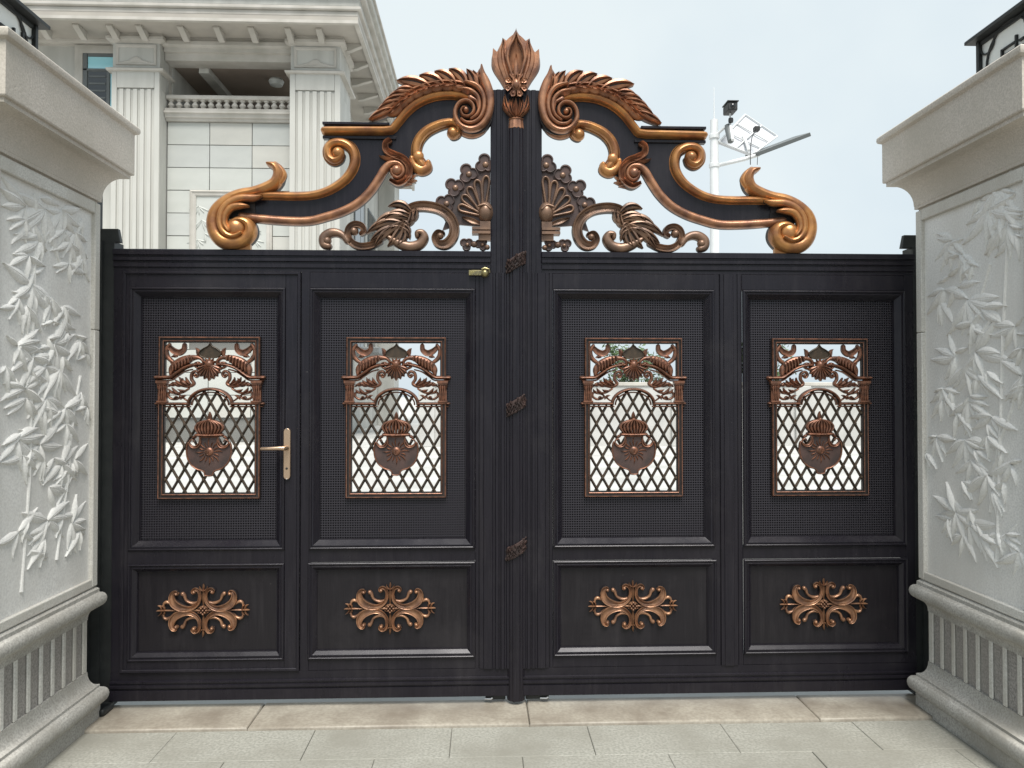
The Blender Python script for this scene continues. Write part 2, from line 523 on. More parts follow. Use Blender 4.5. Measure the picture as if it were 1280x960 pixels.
pave = bpy.data.objects.new('pavement', None); COL.objects.link(pave); place(pave, (0, 3.4, 0)); pave['kind'] = 'structure'
def slab(x0, x1, y0, y1, z, name, m, par, c=.0025):
    b = MB()
    b.loft((x0 + x1) / 2, (y0 + y1) / 2, (x1 - x0) / 2, (y1 - y0) / 2, [(0, z - .03), (0, z - c), (-c, z)])
    return b.build(name, m, par)
Y0 = 3.655
rowh = .30
px_first = [on_y(565, 908, Y0)[0]]
for r in range(7):
    ya, yb = Y0 - rowh * (r + 1), Y0 - rowh * r
    off = (px_first[0] if r % 2 == 0 else on_y(468, 943, Y0 - rowh)[0]) % .645
    x = -2.58 - .645 + off
    while x < 2.8:
        dz = random.uniform(-.0012, .0012)
        a, b_ = max(x, XL + .0), min(x + .645, XR - .0)
        if b_ - a > .05:
            slab(a + .0011, b_ - .0011, ya + .0011, yb - .0011, dz, 'paving_slab', M['paving'], pave)
        x += .645
thr = bpy.data.objects.new('threshold', None); COL.objects.link(thr); place(thr, (CX, 3.8, 0)); thr['kind'] = 'structure'
xs = [XL - .1, on_y(320, 890, 3.8)[0], on_y(660, 890, 3.8)[0], on_y(1010, 890, 3.8)[0], XR + .1]
for a, b_ in zip(xs[:-1], xs[1:]):
    q = MB(); q.loft((a + b_) / 2, 3.81, (b_ - a) / 2 - .0015, .148, [(0, -.05), (0, .004), (-.006, .012), (-.012, .014)])
    q.build('threshold_stone', M['sill'], thr)

# ------------------------------------------------------------------ stone pillars
PF, PN = 3.80, 2.98               # far and near faces
def bamboo_leaf_mesh(name, bendk):
    b = MB()
    n = 7; prof = [(-1, 0), (-.86, .42), (-.5, .84), (-.14, 1.0), (0, .86), (.14, 1.0), (.5, .84), (.86, .42), (1, 0)]
    for i in range(n + 1):
        s = i / n
        w = .5 * (math.sin(math.pi * min(1, s / .38) / 2) if s < .38 else math.cos(math.pi / 2 * (s - .38) / .62)) + .02
        zc = bendk * s * s
        for u, h in prof:
            b.v.append((s, zc + u * w * .26, h * (.55 + .45 * math.sin(math.pi * min(1, s * 1.2)))))
    m = len(prof)
    for i in range(n):
        for j in range(m - 1):
            b.face((i * m + j, (i + 1) * m + j, (i + 1) * m + j + 1, i * m + j + 1))
    for i in range(n):
        b.face((i * m, i * m + m - 1, (i + 1) * m + m - 1, (i + 1) * m))
    b.face([j for j in range(m)]); b.face([n * m + j for j in range(m)][::-1])
    return b.mesh(name, [M['carving']], 75)


LEAVES = [bamboo_leaf_mesh('relief_leaf', k) for k in (-.16, 0, .16)]
CULM = None


def pillar(Xin, sgn, label, clusters, culms):
    """sgn = +1 when the stone lies to +X of its inner face"""
    W = .82
    cx = Xin + sgn * W / 2; cy = (PF + PN) / 2; hx = W / 2; hy = (PF - PN) / 2
    t = thing('gate_pillar', (cx, cy, 0), label, 'pillar', 'granite pillars flanking the gate')
    def arc(o0, z0, o1, z1, n, conc):
        r = []
        for i in range(n + 1):
            a = math.pi / 2 * i / n
            if conc: r.append((o0 + (o1 - o0) * (1 - math.cos(a)), z0 + (z1 - z0) * math.sin(a)))
            else: r.append((o0 + (o1 - o0) * math.sin(a), z0 + (z1 - z0) * (1 - math.cos(a))))
        return r
    def torus(o, z0, z1, r, n=8):
        return [(o + r * math.sin(math.pi * i / n), z0 + (z1 - z0) * .5 * (1 - math.cos(math.pi * i / n))) for i in range(n + 1)]
    b = MB(); b.loft(cx, cy, hx, hy, [(.012, -.02), (.012, .078)] + torus(.014, .08, .158, .027) + [(.010, .160), (.010, .172)] + [(.006 - .036 * math.sin(math.pi / 2 * i / 6), .174 + .07 * (1 - math.cos(math.pi / 2 * i / 6))) for i in range(7)])
    b.build('plinth_moulding', M['granite_w'], t, ang=30)
    b = MB(); b.loft(cx, cy, hx, hy, [(-.041, .244), (-.041, .50)])
    band = b.build('fluted_band', M['rough'], t)
    # upright ribs of the band
    n = 8
    pitch = (W - .06) / n
    for side in ('in', 'near', 'far'):
        for i in range(n + 1):
            q = MB(); rw = .0125 if 0 < i < n else .018
            if side == 'in':
                yc = cy - hy + .03 + .02 + (2 * hy - .10) * i / n
                xa = Xin + sgn * .0405; xb = Xin + sgn * .031
                q.box(xa, xb, yc - rw, yc + rw, .2445, .4995)
            else:
                if i in (0, n): continue
                xc = cx - hx + .05 + (W - .10) * i / n
                s = -1 if side == 'near' else 1
                q.box(xc - rw, xc + rw, cy + s * (hy - .0405), cy + s * (hy - .031), .2445, .4995)
            q.build('rib', M['granite'], band, bevel=.004)
    b = MB(); b.loft(cx, cy, hx, hy, [(-.030, .496), (-.030, .505)] + [(-.03 + .036 * (1 - math.cos(math.pi / 2 * i / 5)), .505 + .045 * math.sin(math.pi / 2 * i / 5)) for i in range(6)] + [(.008, .552)] + torus(.008, .554, .622, .024) + [(.006, .624), (.006, .640), (-.02, .662)])
    b.build('belt_moulding', M['granite_w'], t, ang=30)
    # die: core, corner posts, rails
    ZB, ZT = .656, 2.522
    rec = .02
    b = MB(); b.box(cx - hx + rec, cx + hx - rec, cy - hy + rec, cy + hy - rec, ZB, ZT)
    panel = b.build('relief_panel', M['carving'], t)
    for sx in (-1, 1):
        for sy in (-1, 1):
            x_, y_ = cx + sx * (hx - .024), cy + sy * (hy - .024)
            zj = on_x(1155, 415, XR)[1]
            for za, zb in ((ZB, zj - .001), (zj + .001, ZT)):
                q = MB(); q.box(x_ - .024, x_ + .024, y_ - .024, y_ + .024, za, zb); q.build('corner_strip', M['granite'], t, bevel=.005)
    for za, zb in ((ZB - .002, ZB + .040), (ZT - .055, ZT + .002)):
        for s in (-1, 1):
            q = MB(); q.box(cx + s * (hx - .001), cx + s * (hx - rec - .002), cy - hy + .049, cy + hy - .049, za, zb); q.build('frame_rail', M['granite'], t, bevel=.005)
            q = MB(); q.box(cx - hx + .049, cx + hx - .049, cy + s * (hy - .001), cy + s * (hy - rec - .002), za, zb); q.build('frame_rail', M['granite'], t, bevel=.005)
    # cap
    pr = [(-.012, 2.52), (-.012, 2.532), (.004, 2.534), (.004, 2.548)]
    for i in range(10):
        a = math.pi / 2 * i / 9
        pr.append((.006 + .118 * (1 - math.cos(a)), 2.55 + .125 * math.sin(a)))
    pr += [(.132, 2.677), (.132, 2.694), (.146, 2.697), (.150, 2.702), (.150, 2.905), (.158, 2.908), (.172, 2.914), (.178, 2.925), (.176, 2.940), (.166, 2.948), (-.05, 2.958)]
    pr = [(o_ * .74 if o_ > 0 else o_, z_) for o_, z_ in pr]
    b = MB(); b.loft(cx, cy, hx, hy, pr)
    b.build('cap', M['granite_b'], t, ang=30)
    # carved bamboo on the reveal
    xs_ = Xin + sgn * rec
    N = Vector((-sgn, 0, 0))
    rnd = random.Random(5 if sgn > 0 else 9)
    def add_leaf(y, z, ang, ln, k, h=.011):
        d = Vector((0, math.cos(ang), math.sin(ang)))
        c = N.cross(d)
        mtx = Matrix((( d.x * ln, c.x * ln, N.x * h, 0), (d.y * ln, c.y * ln, N.y * h, 0), (d.z * ln, c.z * ln, N.z * h, 0), (0, 0, 0, 1)))
        o = bpy.data.objects.new('relief_leaf', LEAVES[k]); COL.objects.link(o)
        o.parent = panel
        off = rnd.uniform(-.003, .0005)
        o.matrix_local = Matrix.Translation(Vector((xs_ + N.x * off, y, z)) - WPOS[panel.name]) @ mtx
    ylo, yhi = PN + .06, PF - .055
    extra = []
    for (px, py, angs, ln) in clusters:
        extra.append((px + rnd.uniform(-16, 16), py + rnd.uniform(8, 30), [rnd.uniform(-172, -8) for _ in range(4)], ln * .78))
        extra.append((px + rnd.uniform(-12, 12), py + rnd.uniform(-18, 12), [rnd.uniform(-180, 20) for _ in range(2)], ln * .7))
    for (px, py, angs, ln) in list(clusters) + [e for e in extra if e[1] < 690]:
        y, z = on_x(px, py, xs_)
        for k, a in enumerate(angs):
            L = ln * rnd.uniform(.76, 1.15) / 250
            a2 = R(a + rnd.uniform(-8, 8))
            # photo angle 0 = to the right; on the right pillar right is toward the viewer (-Y)
            d = math.pi - a2 if sgn > 0 else a2
            sq = L * (1.25 if abs(math.cos(d)) > .6 else 1.0)
            ye = y + math.cos(d) * sq; ze = z + math.sin(d) * sq
            if not (ylo < ye < yhi): sq *= .5
            add_leaf(min(max(y, ylo), yhi), z, d, sq, rnd.randrange(3), rnd.uniform(.011, .020))
    for cl in culms:
        P = [on_x(px, py, xs_) for px, py in cl]
        pts = smooth([(y, z) for y, z in P], 5)
        q = MB(); q.tube([(xs_, y, z) for y, z in pts], [.0075 + (.002 if i % 5 == 0 else 0) for i in range(len(pts))], 8)
        q.build('bamboo_culm', M['carving'], panel)
    return t


FAN = (-150, -125, -100, -75, -50, -25)
right_clusters = [
    (1250, 236, (-20, 10, 30, -50, -80, -115, -150, 160, -100), 42), (1238, 262, (-170, -140, -110, -85, -60, -30, 0), 40),
    (1262, 280, (-150, -120, -95, -70, -40, -10), 36), (1192, 300, (-165, -140, -118, -95, -60, 170, 150), 34), (1205, 318, (-120, -90, -60, -30), 28),
    (1182, 362, (170, -10, -25, -150, -120, -95), 36), (1210, 376, (-5, -20, -35, -70, -100, -125), 38), (1228, 386, (0, -15, -40, -130), 34),
    (1270, 408, (-160, -135, -100, 160, 30), 30), (1280, 470, (-140, -110, 150), 30),
    (1196, 446, (170, -165, -130, -100, 120), 36), (1221, 440, (40, 10, -15, -60, -95, -130, 60), 42), (1224, 468, (-130, -100, -70, -40, -15), 34),
    (1180, 486, (-170, -140, -110, -75, -45, -15), 32), (1212, 502, (-5, -150, -120, -95, -65, -30), 36), (1240, 520, (-25, -60, -150, 175), 32),
    (1172, 546, (170, -150, -115, -80, -50, -10), 30), (1208, 550, (0, -20, -160, -125, -95, -60), 34), (1215, 575, (-10, -45, -140, -110), 30),
    (1236, 594, (40, 15, -150, -110, -80, -50), 36), (1265, 580, (30, -120, -60), 28),
    (1196, 640, (170, -175, 5, 130, -60, -100, -35), 36), (1212, 652, (0, -20, -50, -75, 150), 34), (1226, 668, (-45, -75, -15), 30),
    (1258, 668, (30, 10, -20, -60, -110, -140), 34), (1276, 690, (-150, -110, -60, 160), 30)]
right_culms = [[(1262, 250), (1254, 420), (1250, 560), (1246, 705)], [(1238, 330), (1226, 372)],
               [(1276, 470), (1262, 520), (1248, 560), (1238, 640)]]
left_clusters = [
    (30, 258, (170, -160, -120, -80, 150), 34), (55, 262, (-160, -130, -100, -75, -45, 170), 42), (75, 262, (-120, -95, -70, -45, -20, 10), 42),
    (92, 290, (-150, -120, -95, -70, -45, -20), 40), (100, 312, (-120, -90, -70, -40), 36), (48, 300, (-140, -100, -70, 170), 34),
    (38, 356, (-20, -45, -75, -105, 160, -140), 38), (62, 372, (-35, -60, -90, -120), 36), (22, 372, (-150, -110, -70), 34), (74, 400, (-15, -50, -80), 24),
    (20, 432, (20, 0, -25, -60, 160), 38), (40, 446, (10, -10, -160, -120), 36), (66, 430, (50, 30, 5, -30, -70, -120, -95), 40),
    (72, 462, (-140, -110, -85, -60, -30), 36), (98, 426, (30, -20, -60, -110, -140), 28), (30, 486, (160, -170, -20, 20), 34),
    (56, 498, (-150, -120, -90, -60, -30, 0), 38), (80, 510, (-120, -80, -50, -20, 20), 34), (100, 490, (-130, -90, -50), 26),
    (20, 548, (30, 0, -40, -90, -130), 36), (48, 556, (20, -10, -60, -100, -140, 150), 38), (76, 580, (45, 20, -20, -70, -110, -150), 38), (92, 575, (30, -40, -80), 26),
    (58, 650, (170, 10, -150, -30, 30, -110), 38), (88, 654, (60, 30, 0, -30, -70, -110), 34), (22, 664, (-160, 20, -20, -120), 34)]
left_culms = [[(44, 300), (40, 440), (36, 600), (26, 740)], [(100, 470), (90, 530), (84, 600), (70, 700)], 
              [(92, 590), (62, 650), (40, 700)]]
pillar(XR, 1, 'pale granite pillar with carved bamboo, on the side of the solar camera pole', right_clusters, right_culms)
pillar(XL, -1, 'pale granite pillar with carved bamboo, in front of the stone house', left_clusters, left_culms)

# lanterns on the pillars
def lantern(cx, sgn, label):
    cy = (PF + PN) / 2; z0 = 2.955; a = .215; zt = 3.305
    t = thing('pillar_lantern', (cx, cy, z0), label, 'lantern', 'lanterns on the pillars')
    b = MB(); b.box(cx - a - .02, cx + a + .02, cy - a - .02, cy + a + .02, z0, z0 + .03); b.build('base', M['black'], t, bevel=.004)
    b = MB(); b.box(cx - a + .02, cx + a - .02, cy - a + .02, cy + a - .02, z0 + .03, zt); b.build('diffuser', M['lantern'], t)
    for sx in (-1, 1):
        for sy in (-1, 1):
            b = MB(); b.box(cx + sx * a, cx + sx * (a - .022), cy + sy * a, cy + sy * (a - .022), z0 + .03, zt); b.build('corner_bar', M['black'], t, bevel=.003)
    b = MB(); b.loft(cx, cy, a, a, [(.0, zt), (.035, zt + .002), (.035, zt + .018), (.02, zt + .03), (-.09, zt + .085), (-.17, zt + .10), (-.18, zt + .13)]); b.build('roof', M['black'], t, bevel=.002)
    # fretwork on the four sides: rails, ring arcs and brush-like bars
    for k in range(4):
        q = MB(); fy = -a + .008; zc = (z0 + zt) / 2 + .03
        for (ua, ub, za, zb) in ((-.19, .19, zt - .02, zt - .004), (-.19, .19, z0 + .032, z0 + .048), (-.05, .06, zc - .005, zc + .005), (-.045, .05, zc + .028, zc + .036), (-.05, -.04, zc - .06, zc + .036),
                             (-.02, -.01, zc - .06, zc - .006), (.012, .022, zc - .06, zc - .006), (.045, .055, zc - .06, zc + .06), (.07, .1, zc + .02, zc + .03), (.07, .1, zc - .01, zc), (.07, .1, zc - .04, zc - .03), (.11, .12, zc - .06, zc + .07)):
            q.box(ua, ub, fy, fy + .012, za, zb)
        for s in (-1, 1):
            for (r, cu, cz, a0, a1) in ((.05, s * .15, zt - .03, 150, 400), (.03, s * .165, z0 + .10, 60, 330)):
                pts = [(cu + r * math.cos(R(a0 + (a1 - a0) * i / 14)), fy + .006, cz + r * math.sin(R(a0 + (a1 - a0) * i / 14))) for i in range(15)]
                q.tube(pts, .005, 6)
        pts = [(.155 * math.cos(R(360 * i / 36)), fy + .006, zc + .155 * math.sin(R(360 * i / 36)) * .95) for i in range(37)]
        q.tube(pts, .006, 6)
        cs, sn = math.cos(math.pi / 2 * k), math.sin(math.pi / 2 * k)
        q.v = [(cx + x * cs - y * sn, cy + x * sn + y * cs, z) for x, y, z in q.v]
        q.build('fretwork', M['black'], t)
lantern(XR + .41, 1, 'black fretwork lantern on the pillar beside the solar camera pole')
lantern(XL - .41, -1, 'black fretwork lantern on the pillar in front of the stone house')

# ------------------------------------------------------------------ gate
YB = GY + .055                    # back of the frame
Zt, Zw, Zu0, Zu1, Zu2, Zu3 = gz(313), gz(340), gz(360), gz(372), gz(676), gz(687)
Zl0, Zl1, Zl2, Zl3, Zwb, Zb = gz(703), gz(712), gz(813), gz(824), gz(838), gz(873)
RAIL_T = [(0, 0), (.12, 0), (.13, -.004), (.18, -.004), (.19, .006), (.38, .006), (.40, .001), (.46, .001), (.48, .012), (.62, .012), (.65, .004), (.72, .004), (.74, .014), (.97, .014), (1, .010)]
RAIL_B = [(0, .004), (.03, .010), (.38, .010), (.40, .003), (.45, .003), (.47, .013), (.56, .013), (.58, .006), (.62, .006), (.64, .012), (.70, .012), (.72, 0), (1, 0)]
PLAIN = [(0, -.002), (.03, 0), (.97, 0), (1, -.002)]
STILE = [(0, -.002), (.03, 0), (.16, 0), (.17, -.004), (.20, -.004), (.21, .005), (.32, .005), (.34, .009), (.66, .009), (.68, .005), (.79, .005), (.80, -.004), (.83, -.004), (.84, 0), (.97, 0), (1, -.002)]
CSTL = [(0, -.002), (.02, 0), (.10, 0), (.11, -.004), (.13, -.004), (.14, .004), (.24, .004), (.26, .010), (.50, .010), (.52, .005), (.58, .005), (.60, .012), (.68, .012), (.70, .006), (.74, .006), (.76, .016), (.84, .016), (.86, .009), (.90, .009), (.92, .014), (.98, .014), (1, .010)]
MOULD = [(0, 0), (.0005, .008), (.0025, .0125), (.006, .015), (.0095, .0155), (.0125, .0135), (.0145, .0095), (.017, .0095), (.019, .013), (.023, .012), (.047, -.014), (.048, -.020), (.052, -.020), (.052, -.034)]
MOULD_L = [(0, 0), (.0005, .008), (.0025, .012), (.0055, .0142), (.0085, .0145), (.011, .0125), (.013, .008), (.017, .008), (.020, .011), (.024, .010), (.040, -.006), (.041, -.010), (.044, -.010), (.044, -.020)]

leafL = thing('gate_leaf', (gx(380), GY + .03, 0), 'dark charcoal metal gate leaf with wicket door, brass lever handle and centre column', 'gate', 'pair of ornate metal gate leaves')
leafR = thing('gate_leaf', (gx(910), GY + .03, 0), 'dark charcoal metal gate leaf of two fixed bays without any handle', 'gate', 'pair of ornate metal gate leaves')

# ---- shared relief pieces (built once, placed in every bay)
ZP = 1 / 4.364 * PS               # metres to a pixel of the enlarged grille survey


def gl(dx, y): return (dx * ZP, (485 - y) * ZP)      # origin at the grille's centre
def gr(pts, s=1): return [(s * dx * ZP, (485 - y) * ZP, w * ZP) for dx, y, w in pts]


GH0, GH1 = 40, 930
def make_grille():
    out = {}
    ringp = [(0, 0), (0, .016), (.004, .022), (.009, .022), (.011, .014), (.018, .014), (.020, .019), (.025, .019), (.027, .010), (.031, .010), (.031, -.006)]
    b = MB()
    bead1 = [(0, .0), (.001, .020), (.004, .0235), (.007, .0225), (.008, .015)]
    bead2 = [(.019, .013), (.0195, .018), (.022, .0205), (.0245, .019), (.025, .012)]
    def uframe(hw, za, zb, openside):
        """three-sided moulded frame; the fourth side is left to the cornice or the arch"""
        for prof, mi in ((ringp, 1), (bead1, 0), (bead2, 0)):
            m = len(prof); base = len(b.v); b.cur = mi
            for ins, h in prof:
                zo = zb if openside == 'top' else za; zc_ = za + ins if openside == 'top' else zb - ins
                for (x, z) in ((-hw + ins, zo), (-hw + ins, zc_), (hw - ins, zc_), (hw - ins, zo)):
                    b.v.append((x, -h, z))
            for i in range(m - 1):
                for j in range(3):
                    b.face((base + i * 4 + j, base + i * 4 + j + 1, base + (i + 1) * 4 + j + 1, base + (i + 1) * 4 + j))
        b.cur = 0
    uframe(275 * ZP, gl(0, 262)[1], gl(0, 40)[1], 'bottom')
    uframe(277 * ZP, gl(0, 930)[1], gl(0, 412)[1], 'top')
    out['grille_frame'] = (b, [M['grille'], M['edge']])
    # lattice clipped to rectangle and arch
    b = MB()
    px_, pz = 69.0, 121.0
    xl = 245
    def inside(x, y):
        if abs(x) > xl or y > 905: return False
        if y >= 418: return True
        return (x / 112) ** 2 + ((y - 418) / 82) ** 2 < 1
    th = .0085
    for sgn in (1, -1):
        for k in range(-14, 22):
            # line: x = sgn*(y-462)*(px_/pz) + k*px_ + px_/2
            run = []
            segs = []
            for i in range(0, 610):
                y = 325 + i
                x = sgn * (y - 462) * px_ / pz + k * px_ + px_ / 2 - (0 if True else 0)
                if inside(x, y): run.append((x, y))
                else:
                    if len(run) > 6: segs.append((run[0], run[-1]))
                    run = []
            if len(run) > 6: segs.append((run[0], run[-1]))
            for (xa, ya), (xb, yb) in segs:
                p0 = gl(xa, ya); p1 = gl(xb, yb)
                y0 = .004 if sgn > 0 else .007
                b.ribbon([(p0[0], p0[1], .0138), (p1[0], p1[1], .0138)], y0, .013, 'ridge', n=1, cap=(False, False))
    for r in range(0, 8):
        for c in range(-4, 5):
            y = 462 - pz / 2 + r * pz / 2
            x = c * px_ + (px_ / 2 if r % 2 == 1 else 0)
            if r == 0: continue
            if inside(x * .97, y): b.dome(*gl(x, y), .0085, -.006, .006, n=8, k=2)
    out['lattice'] = (b, [M['lattice']])
    # pediment and transom with arch
    b = MB()
    for s in (1, -1):
        b.ribbon(gr([(292, 264, 22), (250, 264, 22), (214, 262, 22), (180, 240, 22), (140, 212, 21), (95, 196, 20), (50, 192, 18)], s), .006, .034, 'mould', n=4, side=1)
        b.ribbon(gr([(288, 280, 9), (215, 280, 9), (180, 258, 9), (140, 232, 9), (100, 220, 8)], s), .006, .022, 'round', n=4, side=1)
        b.ribbon(gr([(290, 408, 16), (200, 409, 16), (118, 409, 16)], s), .006, .03, 'mould', n=2, side=1)
        b.ribbon(gr([(285, 424, 9), (200, 425, 9), (110, 425, 9)], s), .006, .020, 'round', n=2, side=1)
    arch = [(118 * math.cos(a), 412 - 84 * math.sin(a), 18) for a in [math.pi * i / 16 for i in range(17)]]
    b.ribbon(gr(arch), .006, .030, 'mould', n=2, side=1)
    arch = [(100 * math.cos(a), 414 - 68 * math.sin(a), 8) for a in [math.pi * i / 16 for i in range(17)]]
    b.ribbon(gr(arch), .006, .020, 'round', n=2, side=1)
    out['pediment'] = (b, [M['grille'], M['edge']])
    # little columns
    for s in (1, -1):
        b = MB()
        c = s * 256
        for (xa, xb, ya, yb, h) in ((30, -30, 282, 296, .030), (26, -26, 296, 306, .024), (22, -22, 306, 392, .016), (27, -27, 392, 402, .026)):
            p = gl(c + xa, ya); q = gl(c + xb, yb)
            b.box(p[0], q[0], .006, -h, p[1], q[1])
        for k in (-12, 0, 12):
            p = gl(c + k, 312); q = gl(c + k, 386)
            b.ribbon([(p[0], p[1], .009), (q[0], q[1], .007)], -.014, .010, 'round', n=1)
        for k in (-18, -6, 6, 18):
            p = gl(c + k, 330); q = gl(c + k * 1.3, 300)
            b.leaf(p, q, .011, -.015, .012)
        out['grille_column' + ('' if s > 0 else '_')] = (b, [M['grille'], M['edge']])
    def grw(pts, s=1): return [(x, z, w * (1.5 if w < 18 else 1.15)) for x, z, w in gr(pts, s)]
    # scrolls
    b = MB()
    for s in (1, -1):
        b.ribbon(grw([(142, 86, 16), (146, 112, 20), (172, 128, 24), (203, 116, 22), (226, 92, 15)], s), .006, .016, 'rim', n=5, side=1)
        b.ribbon(grw([(224, 84, 13), (240, 112, 15), (234, 150, 17), (205, 178, 14), (178, 186, 8)], s), .006, .018, 'round', n=5, side=1)
        # gadrooned arm with volute
        arm = [(214, 246, 12), (206, 218, 28), (176, 192, 38), (134, 170, 36), (96, 156, 22), (62, 156, 14), (40, 172, 12), (38, 196, 11), (58, 212, 10), (80, 204, 9), (82, 186, 7), (68, 180, 6)]
        b.ribbon(grw(arm, s), .006, .024, 'round', n=5, side=1)
        for k in range(7):
            x = 203 - k * 17; y0_ = 232 - k * 10; y1_ = 190 - k * 7
            b.leaf(gl(s * (x - 6), y0_), gl(s * (x + 6), y1_ - 8), 14 * ZP, -.012, .020, bend=.15 * s, prof='round')
        b.dome(*gl(s * 62, 188), 12 * ZP, -.008, .022, n=10, k=3)
        # spandrel scroll
        b.ribbon(grw([(88, 252, 8), (76, 262, 9), (64, 246, 10), (78, 230, 11), (100, 240, 12), (104, 272, 12), (90, 298, 12), (118, 312, 14), (160, 304, 15), (200, 296, 10), (225, 312, 7)], s), .006, .018, 'round', n=5, side=1)
        b.dome(*gl(s * 82, 250), 9 * ZP, .0, .018, n=10, k=3)
        for (bx_, by_, tx_, ty_, w_) in ((170, 352, 206, 318, 13), (196, 352, 226, 326, 12), (134, 336, 176, 328, 12), (108, 300, 132, 262, 13), (186, 300, 228, 300, 13), (160, 384, 128, 362, 11), (196, 378, 176, 372, 10), (208, 150, 178, 152, 14), (112, 306, 168, 262, 20), (130, 308, 190, 276, 18), (150, 306, 205, 288, 16), (140, 310, 150, 268, 14)):
            b.leaf(gl(s * bx_, by_), gl(s * tx_, ty_), w_ * 1.35 * ZP, .004, .022, bend=-.15 * s, side=1)
        b.ribbon(grw([(118, 326, 7), (150, 345, 9), (190, 352, 9), (222, 346, 9), (228, 368, 9), (205, 384, 9), (175, 380, 8), (165, 364, 7), (182, 356, 6)], s), .006, .015, 'round', n=5, side=1)
        b.ribbon(grw([(128, 392, 6), (150, 376, 7), (166, 366, 7)], s), .006, .012, 'round', n=4)
        b.leaf(gl(s * 72, 150), gl(s * 84, 100), 26 * ZP, .004, .016, bend=.2 * s, side=1)
    out['grille_scrolls'] = (b, [M['grille'], M['edge']])
    # spade and shell
    b = MB(); b.cur = 0
    sp = [(0, 76), (12, 92), (34, 104), (55, 120), (58, 136), (46, 150), (22, 156), (0, 156)]
    poly = smooth(sp[:-1] + [(0, 157)], 3)
    full = [gl(x, y) for x, y in poly] + [gl(-x, y) for x, y in reversed(poly[1:-1])]
    b.plate(full, -.008, .006)
    b.ribbon([(x, z, .006) for x, z in full + [full[0]]], -.004, .012, 'round', n=1, cap=(False, False))
    out['spade_boss'] = (b, [M['lattice']])
    b = MB()
    for k in range(9):
        a = R(-90 + (k - 4) * 17)
        rr = 92 - abs(k - 4) * 5
        b.leaf(gl(0, 196), (0 + math.cos(a) * rr * ZP, gl(0, 196)[1] + math.sin(a) * rr * .95 * ZP), 26 * ZP, -.010, .026, prof='vein', fat=.72, side=1)
    b.dome(*gl(0, 190), 26 * ZP, -.010, .030, n=12, k=4)
    for k in range(5):
        a = R(90 + (k - 2) * 32)
        b.leaf(gl(0, 190), (math.cos(a) * 44 * ZP, gl(0, 190)[1] + math.sin(a) * 36 * ZP), 16 * ZP, -.014, .016, side=1)
    out['shell'] = (b, [M['grille'], M['edge']])
    # emblem shield
    b = MB()
    sh = [(0, 592), (44, 592), (52, 618), (68, 640), (92, 640), (112, 622), (121, 660), (115, 706), (96, 742), (64, 766), (36, 775), (24, 785), (20, 800), (0, 804)]
    poly = smooth(sh, 4)
    full = [gl(x, y) for x, y in poly] + [gl(-x, y) for x, y in reversed(poly[1:-1])]
    b.plate(full, -.012, .004)
    b.cur = 1
    b.ribbon([(x, z, .008) for x, z in full + [full[0]]], -.008, .013, 'round', n=1, cap=(False, False))
    for s in (1, -1):
        b.ribbon(gr([(50, 590, 8), (46, 625, 9), (62, 648, 9), (90, 648, 9), (106, 630, 9), (100, 610, 8), (86, 606, 7), (80, 618, 6)], s), -.010, .013, 'round', n=5)
    for k in range(16):
        a = 2 * math.pi * k / 16
        r1 = 74 if k % 2 == 0 else 58
        b.leaf((math.cos(a) * 30 * ZP, gl(0, 672)[1] + math.sin(a) * 30 * ZP), (math.cos(a) * r1 * ZP, gl(0, 672)[1] + math.sin(a) * r1 * ZP), 9 * ZP, -.010, .008, bend=.1)
    b.dome(*gl(0, 672), 26 * ZP, -.010, .012, n=16, k=4)
    for s in (1, -1): b.dome(*gl(s * 9, 664), 4 * ZP, -.020, .004, n=8, k=2)
    b.leaf(gl(0, 664), gl(0, 680), 7 * ZP, -.020, .006)
    b.ribbon(gr([(-8, 686, 3), (0, 689, 4), (8, 686, 3)]), -.019, .004, 'round', n=3)
    out['emblem_shield'] = (b, [M['umber'], M['grille']])
    # crown
    b = MB()
    b.ribbon(gr([(-68, 580, 20), (0, 582, 20), (68, 580, 20)]), .004, .036, 'mould', n=3, side=1)
    for k in range(9):
        x = (k - 4) * 15
        b.ribbon(gr([(x * .95, 572, 11), (x * 1.22, 545, 16), (x * 1.08, 522, 15), (x * .62, 506, 11), (x * .2, 499, 6)]), .0, .034 - abs(k - 4) * .003, 'round', n=4, side=1)
    b.leaf(gl(0, 512), gl(0, 452), 24 * ZP, .002, .02, side=1)
    b.dome(*gl(0, 500), 13 * ZP, -.004, .018, n=10, k=3)
    for s in (1, -1):
        b.leaf(gl(s * 70, 585), gl(s * 96, 600), 18 * ZP, .0, .018, side=1)
        b.leaf(gl(s * 48, 560), gl(s * 84, 532), 16 * ZP, .0, .016, bend=.2 * s, side=1)
    out['crown'] = (b, [M['grille'], M['edge']])
    return {k: b.mesh(k, m) for k, (b, m) in out.items()}


GR = make_grille()

